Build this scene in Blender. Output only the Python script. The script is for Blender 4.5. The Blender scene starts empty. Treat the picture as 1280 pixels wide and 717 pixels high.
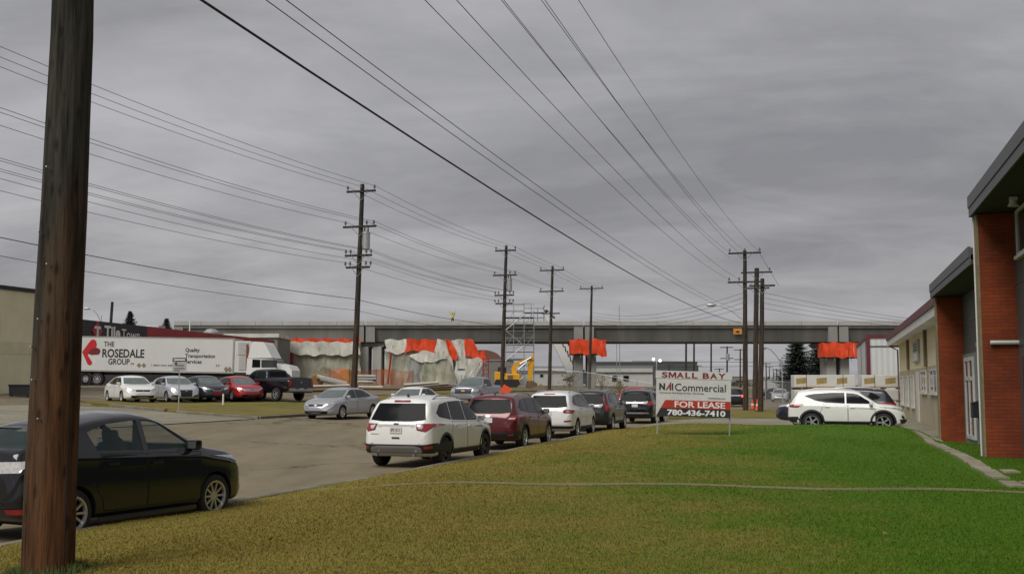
import bpy, bmesh, math, random
import numpy as np
from mathutils import Vector, Matrix
from mathutils.bvhtree import BVHTree
random.seed(7); np.random.seed(7)
R = math.radians
S = bpy.context.scene
C = S.collection
# ---------------------------------------------------------------- camera, sky, sun
PITCH, FPX, EYE = 5.1, 1371.0, 1.95
cam = bpy.data.objects.new("camera", bpy.data.cameras.new("camera"))
C.objects.link(cam)
cam.location = (0, 0, EYE); cam.rotation_euler = (R(90 + PITCH), 0, 0)
cam.data.sensor_width = 36; cam.data.lens = 36 * FPX / 1280
cam.data.clip_start = 0.1; cam.data.clip_end = 6000
S.camera = cam
SUN_EL, SUN_AZ = 50.0, 216.0           # azimuth clockwise from +Y: behind the camera, to the left
W = bpy.data.worlds.new("World"); S.world = W; W.use_nodes = True
wt = W.node_tree; wn = wt.nodes; wl = wt.links
for n in list(wn): wn.remove(n)
out = wn.new("ShaderNodeOutputWorld"); bg = wn.new("ShaderNodeBackground"); bg.inputs[1].default_value = 0.06
sky = wn.new("ShaderNodeTexSky"); sky.sky_type = 'NISHITA'; sky.sun_disc = False
sky.sun_elevation = R(SUN_EL); sky.sun_rotation = R(SUN_AZ); sky.air_density = 1.5; sky.dust_density = 4
tc = wn.new("ShaderNodeTexCoord"); sep = wn.new("ShaderNodeSeparateXYZ"); wl.new(tc.outputs['Generated'], sep.inputs[0])
def wmath(op, a, b=None):
    n = wn.new("ShaderNodeMath"); n.operation = op
    for i, v in enumerate((a, b)):
        if v is None: continue
        if isinstance(v, (int, float)): n.inputs[i].default_value = v
        else: wl.new(v, n.inputs[i])
    return n.outputs[0]
zz = wmath('ADD', wmath('MAXIMUM', sep.outputs[2], 0.0), 0.21)
cmb = wn.new("ShaderNodeCombineXYZ")
wl.new(wmath('DIVIDE', sep.outputs[0], zz), cmb.inputs[0]); wl.new(wmath('DIVIDE', sep.outputs[1], zz), cmb.inputs[1])
def wnoise(scale, detail, rot, sc, dist=0.0):
    m = wn.new("ShaderNodeMapping"); m.inputs['Rotation'].default_value = (0, 0, R(rot)); m.inputs['Scale'].default_value = sc
    m.inputs['Location'].default_value = (3.3, 1.7, 0)
    wl.new(cmb.outputs[0], m.inputs[0])
    n = wn.new("ShaderNodeTexNoise"); n.inputs['Scale'].default_value = scale; n.inputs['Detail'].default_value = detail
    n.inputs['Roughness'].default_value = 0.58; n.inputs['Distortion'].default_value = dist
    wl.new(m.outputs[0], n.inputs['Vector']); return n.outputs[0]
n1 = wnoise(0.75, 6, 12, (0.9, 1.2, 1), 0.35); n2 = wnoise(2.2, 9, -14, (0.7, 1.25, 1), 0.8)
cl = wmath('ADD', wmath('MULTIPLY', n1, 0.68), wmath('MULTIPLY', n2, 0.32))
rp = wn.new("ShaderNodeValToRGB"); wl.new(cl, rp.inputs[0])
grad = wn.new('ShaderNodeMapRange'); grad.inputs[1].default_value = 0.0; grad.inputs[2].default_value = 0.42; grad.inputs[3].default_value = 11.4; grad.inputs[4].default_value = 9.9; wl.new(sep.outputs[2], grad.inputs[0])
e = rp.color_ramp.elements
e[0].position = 0.37; e[0].color = (0.205, 0.203, 0.218, 1)
e[1].position = 0.63; e[1].color = (0.385, 0.382, 0.398, 1)
e2 = e.new(0.5); e2.color = (0.290, 0.288, 0.303, 1)
cs = wn.new("ShaderNodeVectorMath"); cs.operation = 'SCALE'; cs.inputs['Scale'].default_value = 10.0
wl.new(rp.outputs[0], cs.inputs[0]); wl.new(grad.outputs[0], cs.inputs['Scale'])
mx = wn.new("ShaderNodeMix"); mx.data_type = 'RGBA'; mx.inputs[0].default_value = 0.96
wl.new(sky.outputs[0], mx.inputs[6]); wl.new(cs.outputs[0], mx.inputs[7])
wl.new(mx.outputs[2], bg.inputs[0]); wl.new(bg.outputs[0], out.inputs[0])
sl = bpy.data.lights.new("sun", 'SUN'); sl.energy = 1.5; sl.angle = R(40); sl.color = (1.0, 0.96, 0.9)
sun = bpy.data.objects.new("sun", sl); C.objects.link(sun)
sd = Vector((math.sin(R(SUN_AZ)) * math.cos(R(SUN_EL)), math.cos(R(SUN_AZ)) * math.cos(R(SUN_EL)), math.sin(R(SUN_EL))))
sun.rotation_euler = sd.to_track_quat('Z', 'Y').to_euler(); sun.location = (0, -20, 60)
vs = S.view_settings; vs.view_transform = 'Standard'; vs.look = 'None'; vs.exposure = 0.92; vs.gamma = 1.0; vs.use_curve_mapping = False
try:
    S.cycles.use_denoising = True; S.cycles.max_bounces = 6
    S.cycles.transparent_max_bounces = 12
except Exception: pass
# ---------------------------------------------------------------- street frame: p across (right +), t along
HD = 16.03
hs, hc = math.sin(R(HD)), math.cos(R(HD))
def PT(p, t): return (p * hc + t * hs, -p * hs + t * hc)
def XY(x, y): return (x * hc - y * hs, x * hs + y * hc)
sa, ca = math.sin(R(PITCH)), math.cos(R(PITCH))
def ray(px, py):
    u, v = px - 640.0, 358.5 - py
    return Vector((u, FPX * ca - v * sa, FPX * sa + v * ca))
def at(px, py, D):
    r = ray(px, py); k = D / r.y
    return Vector((r.x * k, D, EYE + r.z * k))
def sstep(a, b, x):
    k = min(1.0, max(0.0, (x - a) / (b - a))); return k * k * (3 - 2 * k)
def G(x, y):
    p, t = XY(x, y)
    z = 0.043 * max(0.0, -p - 14.5) + 1.0 * sstep(60, 88, y) * sstep(16, 26, -p)
    return z if z < 1.5 else 1.5 + 0.42 * math.tanh((z - 1.5) / 0.42)
def ZL(x, y):                              # lawn on the right
    p, t = XY(x, y)
    z = 0.12 + 0.17 * sstep(-8.9, -5.5, p) + 0.13 * sstep(35, 43, t) * sstep(-9.2, -6, p)
    sh = sstep(33, 38, t)
    return z * (1 - (.1 + .6 * sh) * sstep(1.2 + 1.2 * sh, 2.9 + .9 * sh, p)) + 0.02 * math.sin(p * 1.3 + t * .6)
def ZD(x, y):
    p, t = XY(x, y); return 0.15 * sstep(-9.4, -5.5, p)
# ---------------------------------------------------------------- materials
MATS = {}
def lnk(nt, a, b): nt.links.new(a, b)
def mat(name, col, rough=0.7, metal=0.0, var=0.12, scale=3.0, bump=0.0, bscale=40.0, coat=0.0, stretch=(1, 1, 1), spec=0.5, dark=None, emit=None):
    if name in MATS: return MATS[name]
    m = bpy.data.materials.new(name); m.use_nodes = True; nt = m.node_tree
    b = nt.nodes["Principled BSDF"]
    b.inputs['Roughness'].default_value = rough; b.inputs['Metallic'].default_value = metal
    b.inputs['Specular IOR Level'].default_value = spec
    if coat: b.inputs['Coat Weight'].default_value = coat; b.inputs['Coat Roughness'].default_value = 0.06
    t = nt.nodes.new("ShaderNodeTexCoord"); mp = nt.nodes.new("ShaderNodeMapping"); mp.inputs['Scale'].default_value = stretch
    lnk(nt, t.outputs['Object'], mp.inputs[0])
    n = nt.nodes.new("ShaderNodeTexNoise"); n.inputs['Scale'].default_value = scale; n.inputs['Detail'].default_value = 6; n.inputs['Roughness'].default_value = .62
    lnk(nt, mp.outputs[0], n.inputs['Vector'])
    r = nt.nodes.new("ShaderNodeValToRGB"); r.color_ramp.elements[0].position = .3; r.color_ramp.elements[1].position = .7
    c = Vector(col[:3]); d = Vector(dark) if dark else c * (1 - var)
    l = c if dark else c * (1 + var * .6)
    r.color_ramp.elements[0].color = (*d, 1); r.color_ramp.elements[1].color = (*l, 1)
    lnk(nt, n.outputs[0], r.inputs[0]); lnk(nt, r.outputs[0], b.inputs['Base Color'])
    if bump:
        n2 = nt.nodes.new("ShaderNodeTexNoise"); n2.inputs['Scale'].default_value = bscale; n2.inputs['Detail'].default_value = 4
        lnk(nt, mp.outputs[0], n2.inputs['Vector'])
        bp = nt.nodes.new("ShaderNodeBump"); bp.inputs['Strength'].default_value = bump; bp.inputs['Distance'].default_value = .02
        lnk(nt, n2.outputs[0], bp.inputs['Height']); lnk(nt, bp.outputs[0], b.inputs['Normal'])
    if emit:
        b.inputs['Emission Color'].default_value = (*emit[0], 1); b.inputs['Emission Strength'].default_value = emit[1]
    MATS[name] = m; return m
def flat(name, col, rough=.5): return mat(name, col, rough, var=.05)
M_rubber = mat("tyre_rubber", (.018, .018, .019), .85, var=.3, scale=20)
M_black = mat("black_plastic", (.016, .016, .017), .55, var=.2, scale=12)
M_well = mat("wheel_well", (.006, .006, .006), .95)
M_alloy = mat("alloy_rim", (.62, .63, .65), .3, .75, var=.1, scale=9)
M_darkalloy = mat("dark_rim", (.05, .05, .055), .4, .4)
M_chrome = mat("chrome", (.46, .46, .48), .38, 1.0, var=.03)
def glassmat(name, col):
    m = mat(name, col, .06, 0, var=.25, scale=1.2, spec=.22); return m
M_glass = glassmat("tinted_glass", (.006, .007, .008))
M_rglass = mat('rear_tinted_glass', (.010, .011, .013), .12, 0, var=.25, scale=1.2, spec=.06)
M_glass2 = glassmat("clear_car_glass", (.055, .08, .085))
M_wind = mat("window_glass", (.05, .06, .065), .06, var=.3, scale=.8)
M_head = mat("headlight_lens", (.55, .58, .6), .12, .35, var=.35, scale=14, coat=.6)
M_tail = mat("tail_light_red", (.30, .015, .02), .15, var=.4, scale=16, coat=.6)
M_tailw = mat("tail_light_clear", (.62, .6, .6), .12, .2, var=.3, scale=22, coat=.6)
M_amber = mat("amber_lens", (.7, .22, .03), .3)
M_plate = mat("licence_plate", (.62, .62, .62), .5)
M_plateink = mat("plate_ink", (.22, .05, .05), .6)
M_wood = None
def paint(name, col, metal=0.0, rough=.28): return mat("paint_" + name, col, rough, metal, var=.05, scale=2.2, coat=.6)
M_steel = mat("galvanised_steel", (.42, .43, .44), .45, .6, var=.15, scale=5)
M_conc = mat("concrete", (.27, .265, .25), .9, var=.18, scale=1.5, bump=.15)
M_white = mat("white_paint", (.72, .72, .70), .5, var=.06, scale=1.4)
M_ink = mat("black_lettering", (.02, .02, .022), .6)
M_red = mat("red_lettering", (.42, .02, .025), .5)
# ---------------------------------------------------------------- mesh helpers
class MB:
    def __init__(s): s.v = []; s.f = []; s.m = []
    def add(s, vs, fs, mi=0):
        o = len(s.v); s.v += [tuple(v) for v in vs]
        s.f += [tuple(i + o for i in f) for f in fs]; s.m += [mi] * len(fs); return s
    def box(s, c, d, rot=None, mi=0, bev=0.0):
        x, y, z = d[0] / 2, d[1] / 2, d[2] / 2
        if bev:
            bm = bmesh.new(); bmesh.ops.create_cube(bm, size=1)
            for v in bm.verts: v.co = Vector((v.co.x * d[0], v.co.y * d[1], v.co.z * d[2]))
            bmesh.ops.bevel(bm, geom=list(bm.edges), offset=bev, segments=2, affect='EDGES', profile=.6)
            bm.verts.index_update(); vs = [v.co.copy() for v in bm.verts]; fs = [[v.index for v in f.verts] for f in bm.faces]; bm.free()
        else:
            vs = [Vector((a * x, b * y, e * z)) for a in (-1, 1) for b in (-1, 1) for e in (-1, 1)]
            fs = [(0, 1, 3, 2), (4, 6, 7, 5), (0, 4, 5, 1), (2, 3, 7, 6), (0, 2, 6, 4), (1, 5, 7, 3)]
        if rot is not None: vs = [rot @ v for v in vs]
        c = Vector(c); return s.add([v + c for v in vs], fs, mi)
    def bb(s, x0, x1, y0, y1, z0, z1, mi=0, bev=0.0): return s.box(((x0 + x1) / 2, (y0 + y1) / 2, (z0 + z1) / 2), (abs(x1 - x0), abs(y1 - y0), abs(z1 - z0)), None, mi, bev)
    def tube(s, pts, r, n=8, mi=0, cap=True):
        pts = [Vector(p) for p in pts]; k = len(pts)
        rs = r if isinstance(r, (list, tuple)) else [r] * k
        vs = []
        for i in range(k):
            d = (pts[min(i + 1, k - 1)] - pts[max(i - 1, 0)]).normalized()
            a = Vector((0, 0, 1)) if abs(d.z) < .9 else Vector((1, 0, 0))
            u = d.cross(a).normalized(); w = d.cross(u).normalized()
            for j in range(n):
                q = 2 * math.pi * j / n; vs.append(pts[i] + (u * math.cos(q) + w * math.sin(q)) * rs[i])
        fs = [(i * n + j, i * n + (j + 1) % n, (i + 1) * n + (j + 1) % n, (i + 1) * n + j) for i in range(k - 1) for j in range(n)]
        if cap: fs += [tuple(range(n))[::-1], tuple(range((k - 1) * n, k * n))]
        return s.add(vs, fs, mi)
    def lathe(s, prof, c=(0, 0, 0), axis='Z', n=24, mi=0, closed=False):
        vs = []; c = Vector(c)
        for r, h in prof:
            for j in range(n):
                q = 2 * math.pi * j / n; a, b = r * math.cos(q), r * math.sin(q)
                v = Vector((a, b, h)) if axis == 'Z' else Vector((a, h, b)) if axis == 'Y' else Vector((h, a, b))
                vs.append(v + c)
        k = len(prof); fs = []
        for i in range(k if closed else k - 1):
            i2 = (i + 1) % k
            for j in range(n): fs.append((i * n + j, i * n + (j + 1) % n, i2 * n + (j + 1) % n, i2 * n + j))
        if not closed: fs += [tuple(range(n))[::-1], tuple(range((k - 1) * n, k * n))]
        return s.add(vs, fs, mi)
    def prism(s, poly, h0, h1, axis='Y', mi=0):        # polygon in the plane across axis, extruded h0..h1
        def P(a, b, h): return Vector((a, h, b)) if axis == 'Y' else Vector((h, a, b)) if axis == 'X' else Vector((a, b, h))
        n = len(poly); vs = [P(a, b, h0) for a, b in poly] + [P(a, b, h1) for a, b in poly]
        fs = [tuple(range(n))[::-1], tuple(range(n, 2 * n))] + [(i, (i + 1) % n, n + (i + 1) % n, n + i) for i in range(n)]
        return s.add(vs, fs, mi)
    def build(s, name, mats, parent=None, smooth=False, angle=None):
        me = bpy.data.meshes.new(name); me.from_pydata(s.v, [], s.f); me.update()
        if not isinstance(mats, (list, tuple)): mats = [mats]
        for m in mats: me.materials.append(m)
        if len(mats) > 1: me.polygons.foreach_set('material_index', s.m)
        bm = bmesh.new(); bm.from_mesh(me); bmesh.ops.recalc_face_normals(bm, faces=bm.faces); bm.to_mesh(me); bm.free()
        if smooth:
            me.polygons.foreach_set('use_smooth', [True] * len(me.polygons))
            me.set_sharp_from_angle(angle=R(angle or 40))
        return obj(name, me, parent)
def obj(name, me, parent=None):
    o = bpy.data.objects.new(name, me); C.objects.link(o)
    if parent: o.parent = parent
    return o
def tag(o, label, cat, group=None):
    o['label'] = label; o['category'] = cat
    if group: o['group'] = group
    return o
def thing(name, label, cat, loc=(0, 0, 0), rotz=0, group=None):
    o = bpy.data.objects.new(name, None); C.objects.link(o); o.empty_display_size = .2
    o.location = loc; o.rotation_euler = (0, 0, rotz); return tag(o, label, cat, group)
def struct(o, kind='structure'): o['kind'] = kind; return o
def copy_thing(o, parent=None):
    c = o.copy(); C.objects.link(c)
    if parent: c.parent = parent
    for ch in list(o.children): copy_thing(ch, c)
    return c
def lettering(body, w, h, m, parent, loc, rot=(R(90), 0, 0), name='lettering', bold=0.0, depth=.004, shear=0.0):
    cu = bpy.data.curves.new("letters", 'FONT'); cu.body = body; cu.size = 1; cu.offset = bold; cu.extrude = .01; cu.shear = shear; cu.resolution_u = 3
    t = bpy.data.objects.new("letters", cu); C.objects.link(t)
    dg = bpy.context.evaluated_depsgraph_get(); me = bpy.data.meshes.new_from_object(t.evaluated_get(dg))
    C.objects.unlink(t); bpy.data.objects.remove(t)
    n = len(me.vertices); co = np.zeros(n * 3); me.vertices.foreach_get('co', co); co = co.reshape(-1, 3)
    mn, mxx = co.min(0), co.max(0)
    co[:, 0] = (co[:, 0] - (mn[0] + mxx[0]) / 2) * (w / (mxx[0] - mn[0])); co[:, 1] = (co[:, 1] - (mn[1] + mxx[1]) / 2) * (h / (mxx[1] - mn[1]))
    co[:, 2] = co[:, 2] / .02 * depth
    me.vertices.foreach_set('co', co.ravel()); me.materials.clear(); me.materials.append(m); me.update()
    o = obj(name, me, parent); o.location = loc; o.rotation_euler = rot; return o
def sheet(name, poly, m, zf, zoff=0.0, step=1.5, tomesh=True, skirt=0.0, kind='structure'):
    """polygon given in street coordinates (p, t), draped on zf"""
    bm = bmesh.new(); bm.faces.new([bm.verts.new((a, b, 0)) for a, b in poly])
    ps = [a for a, b in poly]; ts = [b for a, b in poly]
    for ax, lo, hi in ((0, min(ps), max(ps)), (1, min(ts), max(ts))):
        k = lo + step
        while k < hi:
            co = [0, 0, 0]; no = [0, 0, 0]; co[ax] = k; no[ax] = 1
            bmesh.ops.bisect_plane(bm, geom=bm.verts[:] + bm.edges[:] + bm.faces[:], plane_co=co, plane_no=no)
            k += step if abs(k) < 70 else step * 4
    bmesh.ops.triangulate(bm, faces=bm.faces)
    if skirt:
        be = [e for e in bm.edges if e.is_boundary]
        g = bmesh.ops.extrude_edge_only(bm, edges=be)
        low = {v for v in g['geom'] if isinstance(v, bmesh.types.BMVert)}
    else: low = set()
    for v in bm.verts:
        x, y = PT(v.co.x, v.co.y); v.co = (x, y, zf(x, y) + zoff - (skirt if v in low else 0))
    bmesh.ops.recalc_face_normals(bm, faces=bm.faces)
    me = bpy.data.meshes.new(name); bm.to_mesh(me); bm.free(); me.materials.append(m)
    me.polygons.foreach_set('use_smooth', [True] * len(me.polygons)); me.set_sharp_from_angle(angle=R(45))
    o = obj(name, me); return struct(o, kind)
# ---------------------------------------------------------------- ground materials
def ground_mat(name, cols, scales, rough=.95, bump=.3, bscale=25, cracks=0.0):
    m = bpy.data.materials.new(name); m.use_nodes = True; nt = m.node_tree; b = nt.nodes["Principled BSDF"]
    b.inputs['Roughness'].default_value = rough; b.inputs['Specular IOR Level'].default_value = .25
    t = nt.nodes.new("ShaderNodeTexCoord")
    def noise(sc, det=6, st=(1, 1, 1), rg=.6):
        mp = nt.nodes.new("ShaderNodeMapping"); mp.inputs['Scale'].default_value = st; mp.inputs['Rotation'].default_value = (0, 0, R(HD)); lnk(nt, t.outputs['Object'], mp.inputs[0])
        n = nt.nodes.new("ShaderNodeTexNoise"); n.inputs['Scale'].default_value = sc; n.inputs['Detail'].default_value = det; n.inputs['Roughness'].default_value = rg
        lnk(nt, mp.outputs[0], n.inputs['Vector']); return n.outputs[0]
    cur = None
    for i, (c, sc) in enumerate(zip(cols, scales)):
        if cur is None:
            cur = nt.nodes.new("ShaderNodeRGB"); cur.outputs[0].default_value = (*c, 1); cur = cur.outputs[0]; continue
        mixn = nt.nodes.new("ShaderNodeMix"); mixn.data_type = 'RGBA'
        mr = nt.nodes.new("ShaderNodeMapRange"); mr.inputs[1].default_value = .40; mr.inputs[2].default_value = .62
        lnk(nt, noise(sc[0], 7, sc[1]), mr.inputs[0]); lnk(nt, mr.outputs[0], mixn.inputs[0])
        lnk(nt, cur, mixn.inputs[6]); mixn.inputs[7].default_value = (*c, 1); cur = mixn.outputs[2]
    # fine aggregate speckle
    mixn = nt.nodes.new("ShaderNodeMix"); mixn.data_type = 'RGBA'; mixn.blend_type = 'MULTIPLY'; mixn.inputs[0].default_value = .55
    rr = nt.nodes.new("ShaderNodeValToRGB"); rr.color_ramp.elements[0].position = .3; rr.color_ramp.elements[0].color = (.55, .55, .55, 1); rr.color_ramp.elements[1].position = .7; rr.color_ramp.elements[1].color = (1.25, 1.25, 1.25, 1)
    lnk(nt, noise(30, 5), rr.inputs[0]); lnk(nt, cur, mixn.inputs[6]); lnk(nt, rr.outputs[0], mixn.inputs[7]); cur = mixn.outputs[2]
    if cracks:
        vo = nt.nodes.new("ShaderNodeTexVoronoi"); vo.feature = 'DISTANCE_TO_EDGE'; vo.inputs['Scale'].default_value = cracks
        ad = nt.nodes.new("ShaderNodeVectorMath"); ad.operation = 'ADD'
        nn = nt.nodes.new("ShaderNodeTexNoise"); nn.inputs['Scale'].default_value = .7; nn.inputs['Detail'].default_value = 5; lnk(nt, t.outputs['Object'], nn.inputs['Vector'])
        sc_ = nt.nodes.new("ShaderNodeVectorMath"); sc_.operation = 'SCALE'; sc_.inputs['Scale'].default_value = 2.5; lnk(nt, nn.outputs[1], sc_.inputs[0])
        lnk(nt, t.outputs['Object'], ad.inputs[0]); lnk(nt, sc_.outputs[0], ad.inputs[1]); lnk(nt, ad.outputs[0], vo.inputs['Vector'])
        mr = nt.nodes.new("ShaderNodeMapRange"); mr.inputs[1].default_value = .0; mr.inputs[2].default_value = .012; mr.inputs[3].default_value = .45; mr.inputs[4].default_value = 1
        lnk(nt, vo.outputs['Distance'], mr.inputs[0])
        mu = nt.nodes.new("ShaderNodeMix"); mu.data_type = 'RGBA'; mu.blend_type = 'MULTIPLY'; mu.inputs[0].default_value = 1
        lnk(nt, cur, mu.inputs[6]); lnk(nt, mr.outputs[0], mu.inputs[7]); cur = mu.outputs[2]
    lnk(nt, cur, b.inputs['Base Color'])
    bp = nt.nodes.new("ShaderNodeBump"); bp.inputs['Strength'].default_value = bump; bp.inputs['Distance'].default_value = .03
    lnk(nt, noise(bscale, 5), bp.inputs['Height']); lnk(nt, bp.outputs[0], b.inputs['Normal'])
    return m
def grass_mat(name, attr=False):
    """dry straw towards the kerb, green towards the building, in patches"""
    m = bpy.data.materials.new(name); m.use_nodes = True; nt = m.node_tree; b = nt.nodes["Principled BSDF"]
    b.inputs['Roughness'].default_value = .85; b.inputs['Specular IOR Level'].default_value = .15
    t = nt.nodes.new("ShaderNodeNewGeometry")
    def noise(sc, det=5, rough=.6):
        n = nt.nodes.new("ShaderNodeTexNoise"); n.inputs['Scale'].default_value = sc; n.inputs['Detail'].default_value = det; n.inputs['Roughness'].default_value = rough
        lnk(nt, t.outputs['Position'], n.inputs['Vector']); return n.outputs[0]
    def mth(op, a, bb_):
        n = nt.nodes.new("ShaderNodeMath"); n.operation = op
        for i, v in enumerate((a, bb_)):
            if isinstance(v, (int, float)): n.inputs[i].default_value = v
            else: lnk(nt, v, n.inputs[i])
        return n.outputs[0]
    d = nt.nodes.new("ShaderNodeVectorMath"); d.operation = 'DOT_PRODUCT'; d.inputs[1].default_value = (hc, -hs, 0); lnk(nt, t.outputs['Position'], d.inputs[0])
    d2 = nt.nodes.new('ShaderNodeVectorMath'); d2.operation = 'DOT_PRODUCT'; d2.inputs[1].default_value = (hs, hc, 0); lnk(nt, t.outputs['Position'], d2.inputs[0])
    bt = nt.nodes.new('ShaderNodeMapRange'); bt.inputs[1].default_value = 10; bt.inputs[2].default_value = 24; bt.inputs[3].default_value = -.22; bt.inputs[4].default_value = .14; lnk(nt, d2.outputs['Value'], bt.inputs[0])
    f = mth('ADD', mth('ADD', mth('MULTIPLY', d.outputs['Value'], .125), .86), bt.outputs[0])
    f = mth('ADD', f, mth('MULTIPLY', mth('SUBTRACT', noise(.32), .5), 1.5))
    f = mth('ADD', f, mth('MULTIPLY', mth('SUBTRACT', noise(2.2), .5), .9))
    if attr:
        a = nt.nodes.new("ShaderNodeAttribute"); a.attribute_name = 'tint'; f = mth('ADD', f, mth('MULTIPLY', mth('SUBTRACT', a.outputs['Fac'], .5), .45))
    r = nt.nodes.new("ShaderNodeValToRGB"); e = r.color_ramp.elements
    e[0].position = 0.05; e[0].color = (.232, .188, .042, 1); e[1].position = .95; e[1].color = (.072, .152, .009, 1)
    k = e.new(.36); k.color = (.185, .172, .033, 1); k = e.new(.62); k.color = (.122, .165, .018, 1)
    lnk(nt, f, r.inputs[0])
    mu = nt.nodes.new("ShaderNodeMix"); mu.data_type = 'RGBA'; mu.blend_type = 'MULTIPLY'; mu.inputs[0].default_value = .8
    rr = nt.nodes.new("ShaderNodeValToRGB"); rr.color_ramp.elements[0].position = .32; rr.color_ramp.elements[0].color = (.66, .66, .66, 1); rr.color_ramp.elements[1].position = .68; rr.color_ramp.elements[1].color = (1.12, 1.12, 1.12, 1)
    lnk(nt, noise(14, 6, .7), rr.inputs[0]); lnk(nt, r.outputs[0], mu.inputs[6]); lnk(nt, rr.outputs[0], mu.inputs[7])
    lnk(nt, mu.outputs[2], b.inputs['Base Color'])
    if not attr:
        bp = nt.nodes.new("ShaderNodeBump"); bp.inputs['Strength'].default_value = .8; bp.inputs['Distance'].default_value = .04
        lnk(nt, noise(22, 6, .7), bp.inputs['Height']); lnk(nt, bp.outputs[0], b.inputs['Normal'])
    return m
U = (1, 1, 1)
M_road = ground_mat("asphalt_road", [(.190, .160, .104), (.160, .134, .086), (.215, .182, .120)], [None, (.35, (2.2, .25, 1)), (.9, (1, .3, 1))], cracks=.10, bump=.25)
M_lot = ground_mat("asphalt_lot", [(.165, .141, .098), (.115, .10, .071), (.20, .17, .112)], [None, (.25, U), (.8, U)], cracks=.14)
M_slab = ground_mat("apron_concrete", [(.27, .25, .19), (.205, .19, .145)], [None, (.5, U)], cracks=.2)
M_dirt = ground_mat("construction_dirt", [(.14, .11, .066), (.085, .085, .033), (.18, .15, .098)], [None, (.12, U), (.5, U)])
M_island = ground_mat("dry_verge_grass", [(.17, .135, .035), (.085, .11, .022), (.20, .15, .042)], [None, (.22, U), (.9, U)], bump=.6)
M_kerb = ground_mat("kerb_concrete", [(.22, .20, .155), (.15, .138, .105)], [None, (1.2, U)])
M_pathc = ground_mat('old_path_concrete', [(.21, .18, .10), (.15, .14, .055)], [None, (.9, (1, 1, 1))])
M_slabc = ground_mat('pale_slab', [(.34, .31, .23), (.23, .21, .15)], [None, (1.2, (1, 1, 1))])
M_lawn = grass_mat("lawn_turf"); M_blade = grass_mat("lawn_blades", True)
# ---------------------------------------------------------------- ground
def terrain():
    xs = sorted(set(list(np.arange(-90, 60, 2.0)) + [-2500, -1500, -900, -500, -300, -200, -150, -120, -100, 65, 80, 100, 150, 250, 400, 700, 1200, 2500]))
    ys = sorted(set(list(np.arange(-30, 170, 2.0)) + [-60, 180, 200, 230, 270, 330, 400, 500, 700, 1000, 1500, 2200, 3500, 5000]))
    vs = [(x, y, G(x, y) - .06) for y in ys for x in xs]; n = len(xs)
    fs = [(j * n + i, j * n + i + 1, (j + 1) * n + i + 1, (j + 1) * n + i) for j in range(len(ys) - 1) for i in range(n - 1)]
    o = MB().add(vs, fs).build("ground", M_dirt, smooth=True); struct(o)
terrain()
sheet("parking_lot", [(-95, -30), (-24.75, -30), (-24.75, 45), (-29.5, 46), (-36, 48), (-38.5, 51), (-36, 53), (-31.5, 60), (-29, 74), (-34, 110), (-95, 110)], M_lot, G, -.008, 2)
M_yell = mat('yellow_line_paint', (.42, .30, .06), .8, var=.3, scale=2)
for k, (a, b_) in enumerate(((-47, 55), (-44, 60), (-41, 52))): sheet('parking_line', [(a, b_), (a + 4.5, b_ - 1.5), (a + 4.5, b_ - 1.3), (a, b_ + .2)], M_yell, G, .012, 1)
sheet("road", [(-24.5, -30), (-8.55, -30), (-8.55, 420), (-24.5, 420)], M_road, G, 0, 2)
sheet("concrete_apron", [(-24.75, 30), (-24.75, 46), (-29.5, 46.4), (-34, 47.2), (-37, 45), (-39, 38), (-37, 30)], M_slab, G, .004, 2)
sheet("verge", [(-24.75, 44.6), (-29.3, 45.4), (-34.5, 47.6), (-38.6, 50.4), (-36, 52.6), (-31.6, 59.5), (-29, 72), (-30, 100), (-24.75, 100)], M_island, G, .10, 1.2, skirt=.15)
def kerb(name, pts, w=.22, h=.13, zf=G, m=None):
    mb = MB(); n = len(pts)
    prof = [(-w / 2, -.1), (-w / 2, h - .02), (-w / 2 + .03, h), (w / 2 - .03, h), (w / 2, h - .02), (w / 2, -.1)]
    vs = []; 
    for i in range(n):
        a = Vector(pts[max(0, i - 1)]); b_ = Vector(pts[min(n - 1, i + 1)]); d = (b_ - a).normalized(); nn = Vector((d.y, -d.x))
        for o, z in prof:
            q = Vector(pts[i]) + nn * o; x, y = PT(q.x, q.y); vs.append((x, y, zf(x, y) + z))
    k = len(prof); fs = [(i * k + j, i * k + j + 1, (i + 1) * k + j + 1, (i + 1) * k + j) for i in range(n - 1) for j in range(k - 1)]
    fs += [tuple(range(k)), tuple(range((n - 1) * k, n * k))]
    o = mb.add(vs, fs).build(name, m or M_kerb); return struct(o)
EDGE = [(-9.05, -10), (-9.05, 16.5), (-8.95, 17.8), (-8.72, 20), (-8.62, 22), (-8.60, 44.3)]
def edge(t): return float(np.interp(t, [b for _, b in EDGE], [a for a, _ in EDGE]))
kerb("kerb", [(edge(t) - .12, t) for t in np.arange(-10, 44.6, 1.5)], zf=lambda x, y: 0)
kerb("kerb", [(-8.72, t) for t in np.arange(62, 150, 4)], zf=lambda x, y: 0)
kerb("kerb", [(-24.63, t) for t in np.arange(44.5, 101, 3)])
kerb("kerb", [(-24.6, 44.5), (-27, 44.85), (-29.3, 45.3)], h=.12)
kerb("kerb", [(-30.2, 45.75), (-32.5, 46.65), (-34.5, 47.5)], h=.15)
def lawn_poly(): return [(-9.05, -6), (4.4, -6), (4.4, 44.3), (-8.60, 44.3), (-8.62, 22), (-8.72, 20), (-8.95, 17.8), (-9.05, 16.5)]
lw = sheet("lawn", lawn_poly(), M_lawn, ZL, 0, .6, skirt=.4)
sheet("driveway", [(-8.56, 44.3), (60, 44.3), (60, 61.5), (-8.56, 61.5)], M_slab, ZD, 0, 3)
sheet("verge", [(-8.6, 61.5), (45, 61.5), (45, 84), (-8.6, 84)], M_island, lambda x, y: .17, 0, 3, skirt=.2)
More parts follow.
